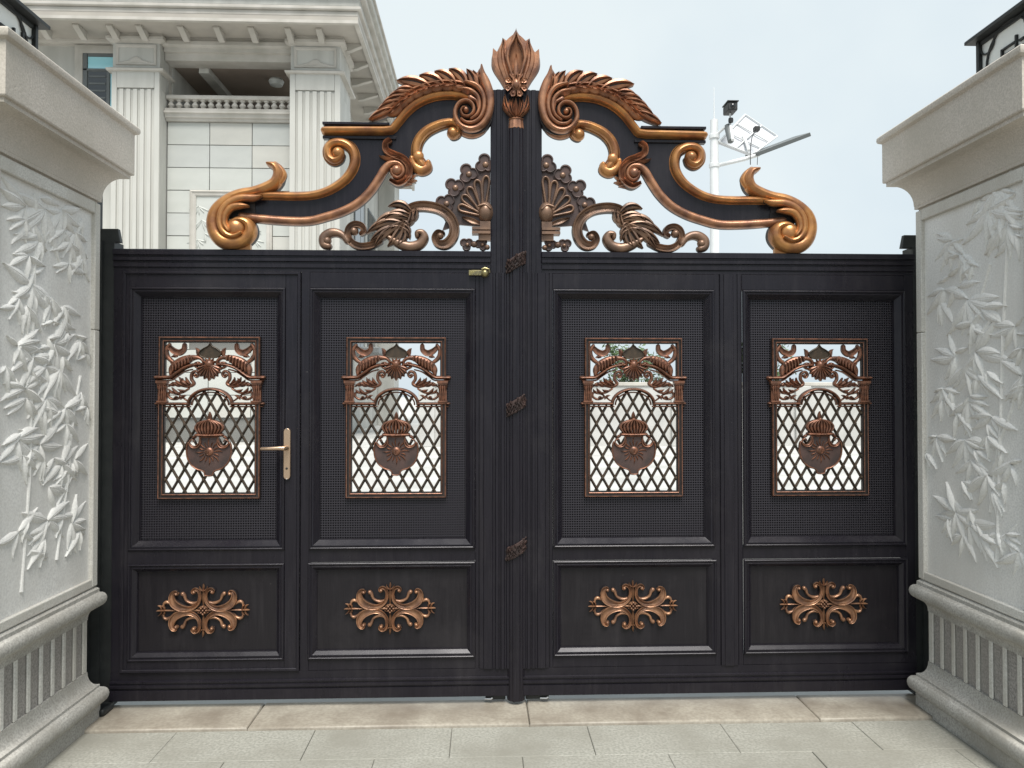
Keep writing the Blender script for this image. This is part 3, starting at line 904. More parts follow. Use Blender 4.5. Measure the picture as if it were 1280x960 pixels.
# rosette of the lower panels
RS = PS / 9.143
def make_rosette():
    b = MB()
    def q(pts, sx, sz): return [(sx * x * RS, sz * z * RS, w * 1.5 * RS) for x, z, w in pts]
    for sx in (1, -1):
        for sz in (1, -1):
            b.cur = 0
            b.ribbon(q([(300, 182, 22), (306, 212, 24), (342, 196, 34), (350, 140, 50), (322, 78, 60), (250, 34, 56), (165, 22, 42), (92, 48, 32), (46, 100, 28), (34, 165, 24), (48, 222, 24), (88, 244, 24), (118, 222, 22), (106, 196, 18)], sx, sz), 0, .020, 'rim', n=5, side=1, tw=.12)
            b.dome(sx * 302 * RS, sz * 188 * RS, 26 * RS, 0, .026, n=10, k=3)
            b.dome(sx * 102 * RS, sz * 208 * RS, 26 * RS, 0, .026, n=10, k=3)
            b.ribbon(q([(232, 186, 34), (214, 168, 26), (196, 120, 20), (160, 92, 22), (112, 80, 26), (70, 96, 12)], sx, sz), 0, .016, 'round', n=5, side=1, tw=.1)
            b.ribbon(q([(270, 14, 12), (330, 40, 16), (372, 78, 18), (412, 96, 26), (442, 82, 20), (448, 52, 14)], sx, sz), 0, .014, 'round', n=5, side=1, tw=.1)
            b.leaf((sx * 440 * RS, sz * 6 * RS), (sx * 470 * RS, sz * 58 * RS), 24 * RS, 0, .016, bend=.2 * sx * sz, side=1)
            b.leaf((sx * 470 * RS, sz * 4 * RS), (sx * 512 * RS, sz * 60 * RS), 24 * RS, 0, .016, bend=.2 * sx * sz, side=1)
            b.leaf((sx * 6 * RS, sz * 220 * RS), (sx * 44 * RS, sz * 272 * RS), 22 * RS, 0, .016, bend=-.2 * sx * sz, side=1)
            b.leaf((sx * 4 * RS, sz * 40 * RS), (sx * 62 * RS, sz * 22 * RS), 30 * RS, .0, .018, side=1)
        b.ribbon(q([(40, 0, 22), (250, 0, 15), (430, 0, 13)], sx, 1), 0, .014, 'round', n=3, side=1)
        b.leaf((sx * 440 * RS, 0), (sx * 525 * RS, 0), 26 * RS, 0, .018, side=1)
    for sz in (1, -1):
        b.leaf((0, sz * 60 * RS), (0, sz * 262 * RS), 40 * RS, 0, .016, side=1)
        b.leaf((0, sz * 230 * RS), (0, sz * 302 * RS), 26 * RS, 0, .020, side=1)
    for (x, z) in ((0, 0), (0, 42), (0, -42), (38, 0), (-38, 0), (20, 24), (-20, 24), (20, -24), (-20, -24)):
        b.dome(x * RS, z * RS, 17 * RS, -.006, .018, n=8, k=3)
    return b.mesh('rosette', [M['rosette'], M['edge']])


ROS = make_rosette()


def screen(x0, x1, z0, z1, hx0, hx1, hz0, hz1, parent):
    b = MB(); yb = GY + .036
    for (a, c, e, f) in ((x0, hx0, z0, z1), (hx1, x1, z0, z1), (hx0, hx1, z0, hz0), (hx0, hx1, hz1, z1)):
        b.box(a, c, yb, yb + .006, e, f)
    bk = b.build('screen_backing', M['backing'], parent)
    b = MB(); p = .0125; w = .0026
    nx = int((x1 - x0) / p); nz = int((z1 - z0) / p)
    for i in range(nx + 1):
        x = x0 + (x1 - x0) * (i + .5) / (nx + 1)
        rng = [(z0, z1)] if not (hx0 - w < x < hx1 + w) else [(z0, hz0), (hz1, z1)]
        for a, c in rng: b.box(x - w, x + w, yb - .010, yb - .004, a, c)
    for i in range(nz + 1):
        z = z0 + (z1 - z0) * (i + .5) / (nz + 1)
        rng = [(x0, x1)] if not (hz0 - w < z < hz1 + w) else [(x0, hx0), (hx1, x1)]
        for a, c in rng: b.box(a, c, yb - .0115, yb - .0055, z - w, z + w)
    s = b.build('mesh_screen', M['wire'], parent); s['kind'] = 'stuff'


def bay(leaf, ux0, ux1, lx0, lx1, gxc, rosx, wicket=None):
    P = wicket if wicket is not None else leaf
    b = MB(); b.rect_ring(ux0, ux1, Zu3, Zu0, MOULD, GY); b.build('upper_moulding', M['gate'], P, ang=25)
    b = MB(); b.rect_ring(lx0, lx1, Zl3, Zl0, MOULD_L, GY); b.build('lower_moulding', M['gate'], P, ang=25)
    b = MB(); b.box(lx0 + .02, lx1 - .02, GY + .018, GY + .03, Zl3 + .02, Zl0 - .02); lp = b.build('lower_panel', M['gate_panel'], P)
    gzc = gz(522)
    hw = 262 * ZP
    screen(ux0 + .03, ux1 - .03, Zu3 + .03, Zu0 - .03, gxc - hw, gxc + hw, gzc + gl(0, 915)[1], gzc + gl(0, 55)[1], P)
    yg = GY + .024
    gf = inst(GR['grille_frame'], 'grille_frame', (gxc, yg, gzc), P)
    Q = P if wicket is not None else gf
    for k in ('lattice', 'pediment', 'grille_column', 'grille_column_', 'grille_scrolls', 'spade_boss', 'shell', 'emblem_shield', 'crown'):
        inst(GR[k], k.rstrip('_'), (gxc, yg - (.004 if k in ('emblem_shield', 'crown') else 0), gzc), Q)
    inst(ROS, 'rosette', (rosx, GY + .0175, gz(762)), P if wicket is not None else lp)


def rail(leaf, x0, x1, z0, z1, prof=PLAIN, name='rail', m='gate'):
    b = MB(); b.barh(x0, x1, z0, z1, prof, GY, YB); return b.build(name, M[m], leaf, ang=25)


def stile(leaf, x0, x1, z0, z1, prof=STILE, flip=False, name='stile'):
    if flip: prof = [(1 - u, h) for u, h in reversed(prof)]
    b = MB(); b.barv(x0, x1, z0, z1, prof, GY, YB); return b.build(name, M['gate'], leaf, ang=25)


def mir(x): return 2 * CX - x


# left leaf: outer stile, top and bottom rails, wicket door, fixed bay
xo = gx(141); xw0 = gx(153); xw1 = gx(376); xm = gx(387); xb1 = gx(594); xc = gx(637); xp = gx(613)
rail(leafL, xo, xp, Zw + .0005, Zt, RAIL_T, 'top_rail')
rail(leafL, xo, xc - .002, Zb, Zwb - .0005, RAIL_B, 'bottom_rail')
stile(leafL, xo, xw0 - .001, Zwb, Zw, PLAIN)
stile(leafL, xw1 + .001, xm, Zwb, Zw, PLAIN)
stile(leafL, xb1, xc, Zwb, Zw, CSTL)
ztop = gz(109)
CTOP = [(0, -.002), (.06, 0), (.3, 0), (.32, .006), (.52, .006), (.54, .001), (.62, .001), (.64, .010), (.80, .010), (.82, .004), (.88, .004), (.9, .012), (1, .010)]
stile(leafL, xp, xc, Zw + .0005, ztop, CTOP, name='centre_upright')
rail(leafL, xm + .0005, xb1 - .0005, Zu0, Zw - .0005)
rail(leafL, xm + .0005, xb1 - .0005, Zl0, Zu3)
rail(leafL, xm + .0005, xb1 - .0005, Zwb, Zl3)
bay(leafL, xm, xb1, xm - .004, xb1 + .001, gx(495), gx(488))

# wicket door
wx0, wx1 = gx(162), gx(357)
b = MB()
yf = GY - .006
def barbox(x0, x1, z0, z1):
    b.barv(x0, x1, z0, z1, [(0, -.004), (.02, 0), (.98, 0), (1, -.004)], yf, YB)
barbox(xw0 + .002, wx0, Zwb + .004, Zw - .004)
barbox(wx1, xw1 - .002, Zwb + .004, Zw - .004)
for (z0, z1) in ((Zu0, Zw - .004), (Zl0, Zu3), (Zwb + .004, Zl3)):
    b.barh(wx0 + .0005, wx1 - .0005, z0, z1, [(0, 0), (1, 0)], yf, YB)
b.rect_ring(xw0 + .001, xw1 - .001, Zwb + .002, Zw - .002, [(0, 0), (0, .012), (.003, .015), (.012, .015), (.016, .010), (.016, .0)], GY)
wk = b.build('wicket_door', M['gate'], leafL, ang=25)
wk['label'] = 'pedestrian wicket door set into the gate leaf, with brass lever handle'
bay(leafL, wx0, wx1, wx0, wx1, gx(261), gx(255), wicket=wk)
# handle
hx_ = gx(360)
b = MB(); b.plate([(hx_ + .017 * math.cos(a) * (1 if abs(math.cos(a)) > .5 else 1), (gz(540) if math.sin(a) > 0 else gz(594)) + .02 * math.sin(a)) for a in [2 * math.pi * (i + .5) / 20 for i in range(20)]], GY - .020, GY - .005)
hp = b.build('handle_plate', M['brass'], wk, bevel=.003)
b = MB()
zc = gz(559.5)
pts = [(hx_, GY - .018, zc), (hx_, GY - .045, zc), (hx_ - .006, GY - .056, zc), (hx_ - .03, GY - .060, zc + .001), (hx_ - .08, GY - .058, zc - .001), (gx(331), GY - .054, zc - .002), (gx(329.5), GY - .053, zc - .002)]
b.tube(pts, [.012, .012, .0115, .010, .0085, .008, .004], 14)
b.build('lever_handle', M['brass'], wk)
b = MB(); b.dome(hx_, gz(585), .006, GY - .020, .004); b.build('keyhole', M['black'], wk)
for zz in (gz(536), gz(598)):
    b = MB(); b.dome(hx_, zz, .004, GY - .020, .003, n=8, k=2); b.build('screw', M['steel'], wk)
# latch plate near the top of the leaf
b = MB(); zc = gz(340.5)
b.plate([(gx(586), zc - .013), (gx(603), zc - .013), (gx(603), zc + .013), (gx(586), zc + .013)], GY - .022, GY - .011)
for i in range(5): b.box(gx(588) + i * .013, gx(588) + i * .013 + .006, GY - .026, GY - .0215, zc - .008, zc + .008)
lt = b.build('latch_plate', M['lockgold'], leafL, bevel=.001)
b = MB(); b.dome(gx(606), zc - .002, .022, GY - .012, .028, n=14)
b.tube([(gx(602), GY - .03, zc + .016), (gx(606), GY - .034, zc + .022), (gx(611), GY - .03, zc + .016), (gx(612), GY - .026, zc)], .005, 8)
b.build('latch_knob', M['lockgold'], lt)

# right leaf
rx1 = gx(893); rx2 = gx(928); rx3 = gx(1131); rxo = gx(1143); rxc = gx(653); rxp = gx(677.5); rb0 = gx(691)
rail(leafR, rxp, rxo, Zw + .0005, Zt, RAIL_T, 'top_rail')
rail(leafR, rxc + .002, rxo, Zb, Zwb - .0005, RAIL_B, 'bottom_rail')
stile(leafR, rxc, rb0, Zwb, Zw, CSTL, flip=True)
stile(leafR, rxc, rxp, Zw + .0005, ztop, CTOP, flip=True, name='centre_upright')
stile(leafR, rx1, rx2, Zwb, Zw, STILE)
stile(leafR, rx3, rxo, Zwb, Zw, PLAIN)
for a, c in ((rb0, rx1), (rx2, rx3)):
    rail(leafR, a + .0005, c - .0005, Zu0, Zw - .0005)
    rail(leafR, a + .0005, c - .0005, Zl0, Zu3)
    rail(leafR, a + .0005, c - .0005, Zwb, Zl3)
bay(leafR, rb0, rx1, rb0, rx1 + .006, gx(792.5), gx(791))
bay(leafR, rx2, rx3, rx2, rx3 + .004, gx(1026), gx(1029))

# centre column, belongs to the left leaf
ccx = CX; ccy = GY + .012; rr = .046
def flute(j, n): return 1.0 if j % 3 else .93
b = MB(); b.lathe(ccx, ccy, [(rr, Zb - .02), (rr, gz(158))], 36, flute)
b.build('centre_column', M['gate'], leafL, ang=20)
b = MB(); b.lathe(ccx, ccy, [(rr * .9, gz(160)), (rr * 1.02, gz(158.5)), (rr * .98, gz(152)), (rr * .94, gz(148)), (rr * 1.05, gz(147)), (rr * .9, gz(145))], 30, lambda j, n: 1 if j % 2 else .95)
b.build('column_neck', M['copper'], leafL)
for py, mk in ((327, 'copper'), (507, 'brown'), (688, 'copper')):
    # slanted leafy wrap round the column
    b = MB(); zc = gz(py)
    n = 24; ring_ = []
    base = len(b.v)
    for k, (dz, r) in enumerate(((-.034, .048), (-.032, .052), (.032, .052), (.034, .048))):
        for j in range(n + 1):
            a = math.pi + math.pi * j / n
            b.v.append((ccx + math.cos(a) * r, ccy + math.sin(a) * r, zc + dz + .028 * math.cos(a)))
    for k in range(3):
        for j in range(n):
            b.face((base + k * (n + 1) + j, base + k * (n + 1) + j + 1, base + (k + 1) * (n + 1) + j + 1, base + (k + 1) * (n + 1) + j))
    rnd = random.Random(py)
    for row in range(5):
        for j in range(9):
            a = math.pi + math.pi * (j + .5 + (row % 2) * .5) / 9.5
            x = ccx + math.cos(a) * .050; y = ccy + math.sin(a) * .050
            z = zc - .026 + row * .013 + .028 * math.cos(a)
            b.leaf((x - .003, z - .007), (x + rnd.uniform(-.008, .012), z + .010), .013, y, .011, bend=rnd.uniform(-.3, .3))
    b.build('leaf_wrap', M['umber'], leafL)

# finial
fy = GY + .01
def fp(zx, zy): return gp(605 + zx / 7.385, 30 + zy / 7.385)
def fr(pts, s=1): return [((CX + s * (fp(x, y)[0] - fp(293, y)[0])), fp(x, y)[1], w / 7.385 * PS) for x, y, w in pts]
b = MB()
for s in (1, -1):
    b.ribbon(fr([(240, 600, 70), (190, 480, 105), (132, 370, 125), (108, 300, 90), (94, 250, 44), (80, 218, 4)], s), fy + .02, .035, 'vein', n=5, cap=(True, False), side=1)
    b.ribbon(fr([(262, 600, 70), (222, 480, 115), (182, 350, 140), (170, 250, 112), (176, 170, 56), (168, 122, 4)], s), fy + .012, .042, 'vein', n=5, cap=(True, False), side=1)
    b.ribbon(fr([(275, 540, 26), (240, 430, 24), (212, 320, 26), (232, 220, 24), (270, 150, 18), (291, 90, 8)], s), fy - .028, .020, 'round', n=5, side=1)
half = [(293, 36), (322, 84), (352, 108), (384, 140), (412, 120), (428, 165), (446, 215), (470, 246), (506, 214), (512, 290), (484, 378), (430, 450), (404, 520), (398, 590), (340, 620)]
b.plate([fr([(x, y, 1)])[0][:2] for x, y in half] + [fr([(x, y, 1)], -1)[0][:2] for x, y in reversed(half[1:])], fy - .012, fy + .026)
b.cur = 1
b.plate([fr([(x, y, 1)], s_)[0][:2] for s_, L_ in ((1, [(293, 860), (235, 840), (180, 760), (178, 650), (200, 560), (190, 480), (140, 390), (200, 300), (250, 180), (293, 120)]), (-1, [(250, 180), (200, 300), (140, 390), (190, 480), (200, 560), (178, 650), (180, 760), (235, 840)])) for x, y in L_], fy + .004, fy + .03)
b.cur = 0
b.ribbon(fr([(293, 600, 110), (293, 470, 150), (293, 330, 180), (293, 220, 160), (293, 130, 100), (293, 80, 52), (293, 38, 4)]), fy + .004, .044, 'ridge', n=5, cap=(True, False), side=1)
b.ribbon(fr([(293, 460, 44), (293, 380, 40), (293, 310, 18), (293, 290, 3)]), fy - .034, .014, 'rim', n=4, side=1)
fin = b.build('finial', [M['copper'], M['edge']], leafL)
b = MB()
c = fp(293, 565)
k = PS / 7.385
for i in range(8):
    a = R(22.5 + 45 * i)
    p0 = (CX + math.cos(a) * 52 * k, c[1] + math.sin(a) * 58 * k); p1 = (CX + math.cos(a) * 112 * k, c[1] + math.sin(a) * 126 * k)
    b.leaf(p0, p1, 58 * k, fy - .034, .014, prof='rim', fat=.72, side=1)
    b.dome((p0[0] * .55 + p1[0] * .45), (p0[1] * .55 + p1[1] * .45), 12 * k, fy - .040, .010, n=8, k=3)
b.dome(CX, c[1], 50 * k, fy - .034, .012, rz=62 * k, n=18)
b.dome(CX, c[1], 32 * k, fy - .044, .016, rz=44 * k, n=16)
b.build('finial_flower', [M['copper'], M['edge']], fin)
b = MB()
for s in (1, -1):
    for (x0, y0, x1, y1, w) in ((250, 850, 190, 650, 60), (275, 850, 235, 700, 50), (240, 830, 168, 730, 44), (285, 852, 262, 690, 36)):
        p = fr([(x0, y0, 1)], s)[0]; q = fr([(x1, y1, 1)], s)[0]
        b.leaf(p[:2], q[:2], w * k, fy - .004, .044, bend=.1 * s, prof='vein', side=1)
b.leaf(fp(293, 852), fp(293, 690), 46 * k, fy - .010, .046, side=1)
b.build('finial_calyx', [M['copper'], M['edge']], fin)

# ---- crest of scrolls, traced on the left half
def cr(pts): return [(*gp(x, y), w * PS) for x, y, w in pts]
def c2(pts): return [gp(x, y) for x, y in pts]


def crest():
    out = []
    yb = GY + .035
    # web plate
    b = MB()
    web = [(404, 168), (404, 155), (489, 155), (500, 148), (512, 131), (526, 120), (545, 113), (566, 112), (590, 120), (600, 135), (590, 150), (572, 152), (562, 150), (537, 157), (523, 167), (517, 180), (518, 195), (524, 210), (510, 222), (492, 208), (480, 213), (473, 224), (462, 239), (447, 253), (428, 263), (407, 269), (383, 274), (350, 272), (303, 268),
           (296, 256), (308, 244), (330, 243), (367, 244), (390, 243), (408, 238), (424, 230), (436, 220), (443, 207), (445, 195), (441, 184), (433, 176), (420, 172)]
    b.plate(c2(web), GY + .008, GY + .028)
    out.append(('web_plate', b, [M['gate']], None))
    # upper bar and arch
    b = MB()
    bar = [(406, 161.5, 12), (440, 161.5, 12), (480, 161.5, 12), (489.5, 160.5, 12), (497, 151, 12), (508, 138, 12), (522, 127, 12), (540, 119.5, 12), (560, 117, 11.5), (577, 119, 11), (588, 124, 9)]
    P = [bar[0], bar[1], bar[2]] + smooth(bar[3:], 5)
    b.ribbon(cr(P), yb, .072, 'mould', raw=True, side=1)
    out.append(('arch_moulding', b, [M['gold'], M['gate']], None))
    b = MB()
    b.box(gp(403, 0)[0], gp(487, 0)[0], GY - .012, yb - .002, gp(440, 154.8)[1], gp(440, 151.5)[1])
    b.box(gp(403, 0)[0], gp(495, 0)[0], GY - .004, yb - .002, gp(440, 172.0)[1], gp(440, 168.4)[1])
    out.append(('bar_fillet', b, [M['gate']], .002))
    # C scroll and long upper moulding
    b = MB()
    P = [(426, 192, 9), (423, 197, 11), (416, 199, 13), (409.5, 193, 14), (409.5, 183, 14), (417, 177, 14), (428, 177, 14), (438, 183, 14), (442.5, 194, 14), (441, 207, 13.5), (433, 220, 13), (421, 230, 12.5), (406, 238, 12), (388, 242.5, 11.5), (366, 243.5, 11.5), (342, 243, 11.5), (322, 243, 11)]
    b.ribbon(cr(P), yb, .066, 'mould', n=7, side=1)
    b.dome(*gp(422, 190), 8 * PS, GY + .006, .046, n=16)
    out.append(('upper_scroll', b, [M['gold'], M['edge']], None))
    # lower moulding with eye volute
    b = MB()
    P = [(301, 269, 11), (322, 271.5, 11), (350, 274, 11), (383, 274.5, 11), (407, 269, 11), (428, 262, 11), (447, 251.5, 11), (462, 237, 11), (473, 221, 11), (480, 209.5, 11), (488, 203, 10), (497, 202.5, 9), (503, 208, 8), (503.5, 216, 7), (497.5, 221, 6.5), (490.5, 217.5, 6), (489, 211, 5)]
    b.ribbon(cr(P), yb, .058, 'round', n=7, side=1)
    b.dome(*gp(495.5, 212), 7.2 * PS, GY - .0, .036, n=16)
    out.append(('lower_scroll', b, [M['copper'], M['edge']], None))
    # leaf wrapped round the eye
    b = MB()
    b.ribbon(cr([(486, 175.5, 8), (482, 179, 8), (482.5, 187, 9), (492, 193, 10), (503, 197.5, 10), (510.5, 206, 9.5), (511, 217, 9), (506, 225, 8), (497, 229, 7), (488, 225, 5)]), yb - .004, .062, 'rim', n=6, side=1)
    b.leaf(gp(497, 196), gp(473.5, 194), 8 * PS, GY + .01, .034, bend=.06, side=1)
    for (x0, y0, x1, y1, w) in ((504, 228, 520, 217, 8), (500, 230, 521, 224, 8), (496, 230, 515, 229, 7)):
        b.leaf(gp(x0, y0), gp(x1, y1), w * PS, GY + .02, .030, bend=.1, side=1)
    out.append(('eye_leaf', b, [M['copper'], M['edge']], None))
    # scroll under the arch
    b = MB()
    P = [(563, 163, 8), (566, 168, 9), (572, 165, 9.5), (572.5, 157, 10), (566, 151.5, 12), (556, 152, 13), (545, 155.5, 13.5), (533, 162, 14), (524, 172, 14), (520, 184, 14), (521.5, 195, 14.5), (527, 204, 15)]
    b.ribbon(cr(P), yb, .064, 'mould', n=7, side=1)
    b.dome(*gp(566, 165), 8.0 * PS, GY + .004, .044, n=16)
    b.ribbon(cr([(514.5, 197, 8), (518, 206, 12), (526, 211, 14), (534, 208, 13), (535, 202, 8)]), yb - .004, .056, 'round', n=6, side=1)
    b.dome(*gp(523, 195), 7 * PS, GY - .016, .020, n=14)
    out.append(('inner_scroll', b, [M['gold'], M['edge']], None))
    # big end volute with its curled leaf
    b = MB()
    P = [(335, 204.5, 5), (343, 207, 11), (347, 216, 14), (343, 227, 15), (331, 234, 15), (316, 239, 15), (299, 242.5, 16), (283, 250, 17), (270, 262, 18), (265.5, 276, 19), (268.5, 290, 20), (277, 299.5, 20), (290, 302.5, 18), (303, 299.5, 17), (311.5, 290.5, 16), (310.5, 280, 14), (303, 275, 12), (293.5, 276.5, 10), (289, 284, 9), (292, 291, 8), (299, 291, 6)]
    b.ribbon(cr(P), yb + .01, .092, 'round', n=7, side=1)
    b.dome(*gp(294, 285), 13 * PS, GY - .01, .044, n=18)
    b.ribbon(cr([(327, 247, 4), (318, 248.5, 9), (302, 249, 10), (288, 255, 10), (279, 266, 10), (277, 280, 9), (282, 291, 8), (293, 296, 6), (303, 292, 4)]), GY - .02, .042, 'round', n=6, side=1)
    b.ribbon(cr([(311, 259, 4), (302, 258.5, 8), (291, 261, 9), (284, 270, 8), (283, 281, 7), (288, 289, 5)]), GY - .02, .046, 'round', n=6, side=1)
    b.ribbon(cr([(350, 226, 6), (354, 218, 7), (350, 209, 6), (343, 203, 5)]), GY + .01, .03, 'round', n=6, side=1)
    b.cur = 1
    b.plate(c2([(300, 248), (316, 246), (318, 268), (306, 276), (290, 282), (284, 270), (290, 256)]), GY + .004, GY + .03)
    b.cur = 0
    b.box(gp(279, 300)[0], gp(311, 300)[0], GY + .003, yb - .003, Zt - .0005, gp(295, 299)[1])
    out.append(('end_volute', b, [M['gold'], M['edge']], None))
    # spiral volute by the post
    b = MB()
    b.cur = 1
    b.plate([gp(590 + 25 * math.cos(a) + 1, 142 + 25 * math.sin(a)) for a in [2 * math.pi * i / 28 for i in range(28)]], GY - .012, yb)
    b.cur = 0
    b.ribbon(cr([(602, 84, 3), (603, 93, 8), (607, 104, 12), (611.5, 118, 12), (612.5, 134, 10), (608.5, 149, 9), (599, 159.5, 8.5), (587, 162.5, 8), (576, 158, 7), (569.5, 148, 6.5), (570, 137, 6), (576, 129, 5.5), (584.5, 127.5, 5), (591, 132.5, 5), (592, 140.5, 4.5), (587, 146.5, 4), (580, 146.5, 4), (576.5, 141.5, 3.6), (578.5, 136.5, 3.4), (583, 136.5, 3)]), GY - .006, .052, 'round', n=7, side=1)
    b.ribbon(cr([(582, 104, 4), (595, 108, 7), (603, 118, 7), (605.5, 132, 6.5), (602, 146, 6), (593, 154, 5.5), (583, 154.5, 5), (577, 150.5, 4)]), GY - .008, .048, 'round', n=7, side=1)
    b.ribbon(cr([(572, 112, 4), (587, 114, 6), (597, 122, 6), (599.5, 134, 5.5), (596.5, 144, 5), (589, 150, 4)]), GY - .008, .046, 'round', n=7, side=1)
    b.ribbon(cr([(588, 123, 8), (596, 128, 5), (598, 137, 4)]), GY - .006, .04, 'round', n=6, side=1)
    b.dome(*gp(582.5, 139), 3.8 * PS, GY - .03, .030, n=10, k=3)
    b.ribbon(cr([(570, 150, 10), (578, 160, 12), (590, 164, 12), (602, 160, 10), (610, 151, 6)]), yb, .046, 'round', n=6, side=1)
    out.append(('spiral_volute', b, [M['copper'], M['edge']], None))
    # acanthus comb
    b = MB()
    b.ribbon(cr([(464, 149, 3), (482, 140, 8), (496, 127, 10), (513, 115, 11), (534, 106.5, 11), (557, 103, 11), (580, 106, 12), (596, 114, 10)]), yb - .01, .058, 'vein', n=6, side=1)
    # outer leaflets: base on the comb, tip free
    for (bx_, by_, tx_, ty_, w_, bd) in ((492, 136, 461, 149.5, 9, .08), (499, 127, 472, 138, 9, .1), (505, 121, 478, 130, 9, .1), (511, 116, 486, 121, 9, .1), (517, 112, 493, 115, 9, .1),
                                         (536, 108, 496, 101, 13, .10), (553, 105, 524, 94.5, 12, .12), (568, 104, 543, 89.5, 12, .14), (582, 105, 561, 86.5, 12, .16), (594, 110, 583, 86.5, 11, .12), (603, 116, 601.5, 84, 11, -.08), (600, 112, 591, 88, 9, .08)):
        b.leaf(gp(bx_, by_), gp(tx_, ty_), w_ * 1.35 * PS, GY + .012, .046, bend=-bd, prof='vein', side=1)
    # inner leaflets plaited over the moulding
    for (bx_, by_, tx_, ty_, w_) in ((503, 129, 485, 146, 8), (511, 122, 492, 137, 8), (520, 116, 500, 129, 8), (531, 112, 510, 122, 8), (543, 109, 522, 116, 8), (556, 107, 535, 111.5, 8), (569, 107.5, 549, 109, 8), (581, 110, 562, 108.5, 8), (592, 116, 575, 110.5, 8)):
        b.leaf(gp(bx_, by_), gp(tx_, ty_), w_ * 1.25 * PS, GY - .012, .042, bend=.12, prof='ridge', side=1)
    out.append(('acanthus_comb', b, [M['copper'], M['edge']], None))
    def crw(pts): return [(x, z, w * 1.22) for x, z, w in cr(pts)]
    # lower flourish
    b = MB()
    b.ribbon(crw([(504, 266, 7), (515, 258.5, 10), (530, 256.5, 11), (548, 260, 11), (561, 269, 11), (567.5, 282, 11), (566, 295, 11), (558, 304, 11), (548, 304, 9), (543.5, 296.5, 7.5), (547, 290, 6.5), (553, 291, 5.5)]), yb - .01, .048, 'rim', n=7, side=1)
    b.dome(*gp(550, 294), 4.5 * PS, GY + .004, .032, n=12, k=4)
    b.ribbon(crw([(486, 296, 6), (497, 302.5, 10), (511, 307, 11), (523, 304.5, 11), (529.5, 296.5, 10), (527.5, 289.5, 7), (521.5, 289.5, 6), (521, 294, 5)]), yb - .01, .046, 'round', n=7, side=1)
    b.ribbon(crw([(474, 301, 7), (462, 306, 8), (449, 307, 8), (438.5, 302, 8), (434, 293, 7.5), (436, 284, 7.5), (443, 279.5, 7.5), (451.5, 281.5, 7), (454.5, 288, 6), (451, 291, 5)]), yb - .01, .044, 'rim', n=7, side=1)
    b.dome(*gp(442, 288), 5.5 * PS, GY + .008, .036, n=12, k=4)
    b.ribbon(crw([(433, 300, 7), (428, 293.5, 8), (420, 289.5, 9), (411, 290, 10), (403.5, 296, 10.5), (403.5, 304, 9), (409.5, 306.5, 7)]), yb - .01, .042, 'round', n=7, side=1)
    b.dome(*gp(408, 300), 5.5 * PS, GY + .006, .03, n=12, k=4)
    for (bx_, by_, tx_, ty_, w_, bd) in ((512, 262, 485, 258, 9, .22), (510, 268, 481, 274, 10, .18), (508, 272, 467, 284.5, 11, .2), (504, 280, 458, 292, 10, .18), (502, 284, 463, 301, 10, .12), (504, 278, 468, 308, 10, .1), (506, 276, 484, 308, 10, -.04),
                                         (505, 286, 497, 306, 9, -.1), (498, 284, 512, 299, 7, -.18), (500, 280, 512, 293, 7, -.18), (503, 276, 509, 285, 7, -.2), (514, 264, 507, 283, 8, -.15), (519, 260, 512, 278, 7, -.15), (490, 282, 476, 300, 8, .1)):
        b.leaf(gp(bx_, by_), gp(tx_, ty_), w_ * 1.3 * PS, GY + .012, .040, bend=-bd, prof='vein', side=1)
    out.append(('acanthus_flourish', b, [M['brown'], M['edge']], None))
    # small lobed foot by the post
    def lobes(b, cx_, cy_, ax, sc, y, cut=613.4):
        pts = []
        for k in range(48):
            a = 2 * math.pi * k / 48
            r = sc * (4.9 + 4.3 * abs(math.cos(1.5 * (a - ax))) ** .62)
            pts.append((min(cx_ + r * math.cos(a), cut), cy_ + r * math.sin(a)))
        b.cur = 1
        b.plate(c2(pts), y, y + .016)
        b.ribbon([(*gp(x_, y_), 2.2 * PS) for x_, y_ in [(cx_ + (p_[0] - cx_) * .86, cy_ + (p_[1] - cy_) * .86) for p_ in pts + pts[:1]]], y + .004, .012, 'round', n=1, cap=(False, False))
        b.cur = 0
        b.dome(*gp(min(cx_ + 1, 610), cy_ + 1), 2.7 * sc * PS, y, .012, n=12, k=4)
    b = MB()
    lobes(b, 583, 303.5, R(-150), .98, GY + .012); lobes(b, 602, 303.5, R(-60), .98, GY + .009)
    b.dome(*gp(592.5, 304), 4.4 * PS, GY + .008, .018, n=10, k=3); b.dome(*gp(609, 308), 3.6 * PS, GY + .004, .020, n=10, k=3)
    out.append(('lobed_foot', b, [M['brown'], M['umber']], None))
    # half shell with urn
    b = MB(); b.cur = 1
    lob = [(557, 252), (568, 232), (585, 215), (606, 203)]
    for i, (x, y) in enumerate(lob):
        lobes(b, x, y, math.atan2(y - 268, x - 612), 1.45, GY + .008 - i * .0015)
    b.cur = 1
    fan = [(613, 205)] + [(612 + 60 * math.cos(R(a)) * (1.02 if k % 2 else .93), 270 + 65 * math.sin(R(a)) * (1.02 if k % 2 else .93)) for k, a in enumerate(range(-95, -198, -9))] + [(575, 279), (597, 281), (613, 281)]
    fan = [(min(x, 613), y) for x, y in fan]
    b.plate(c2(fan), GY + .012, GY + .030)
    b.cur = 0
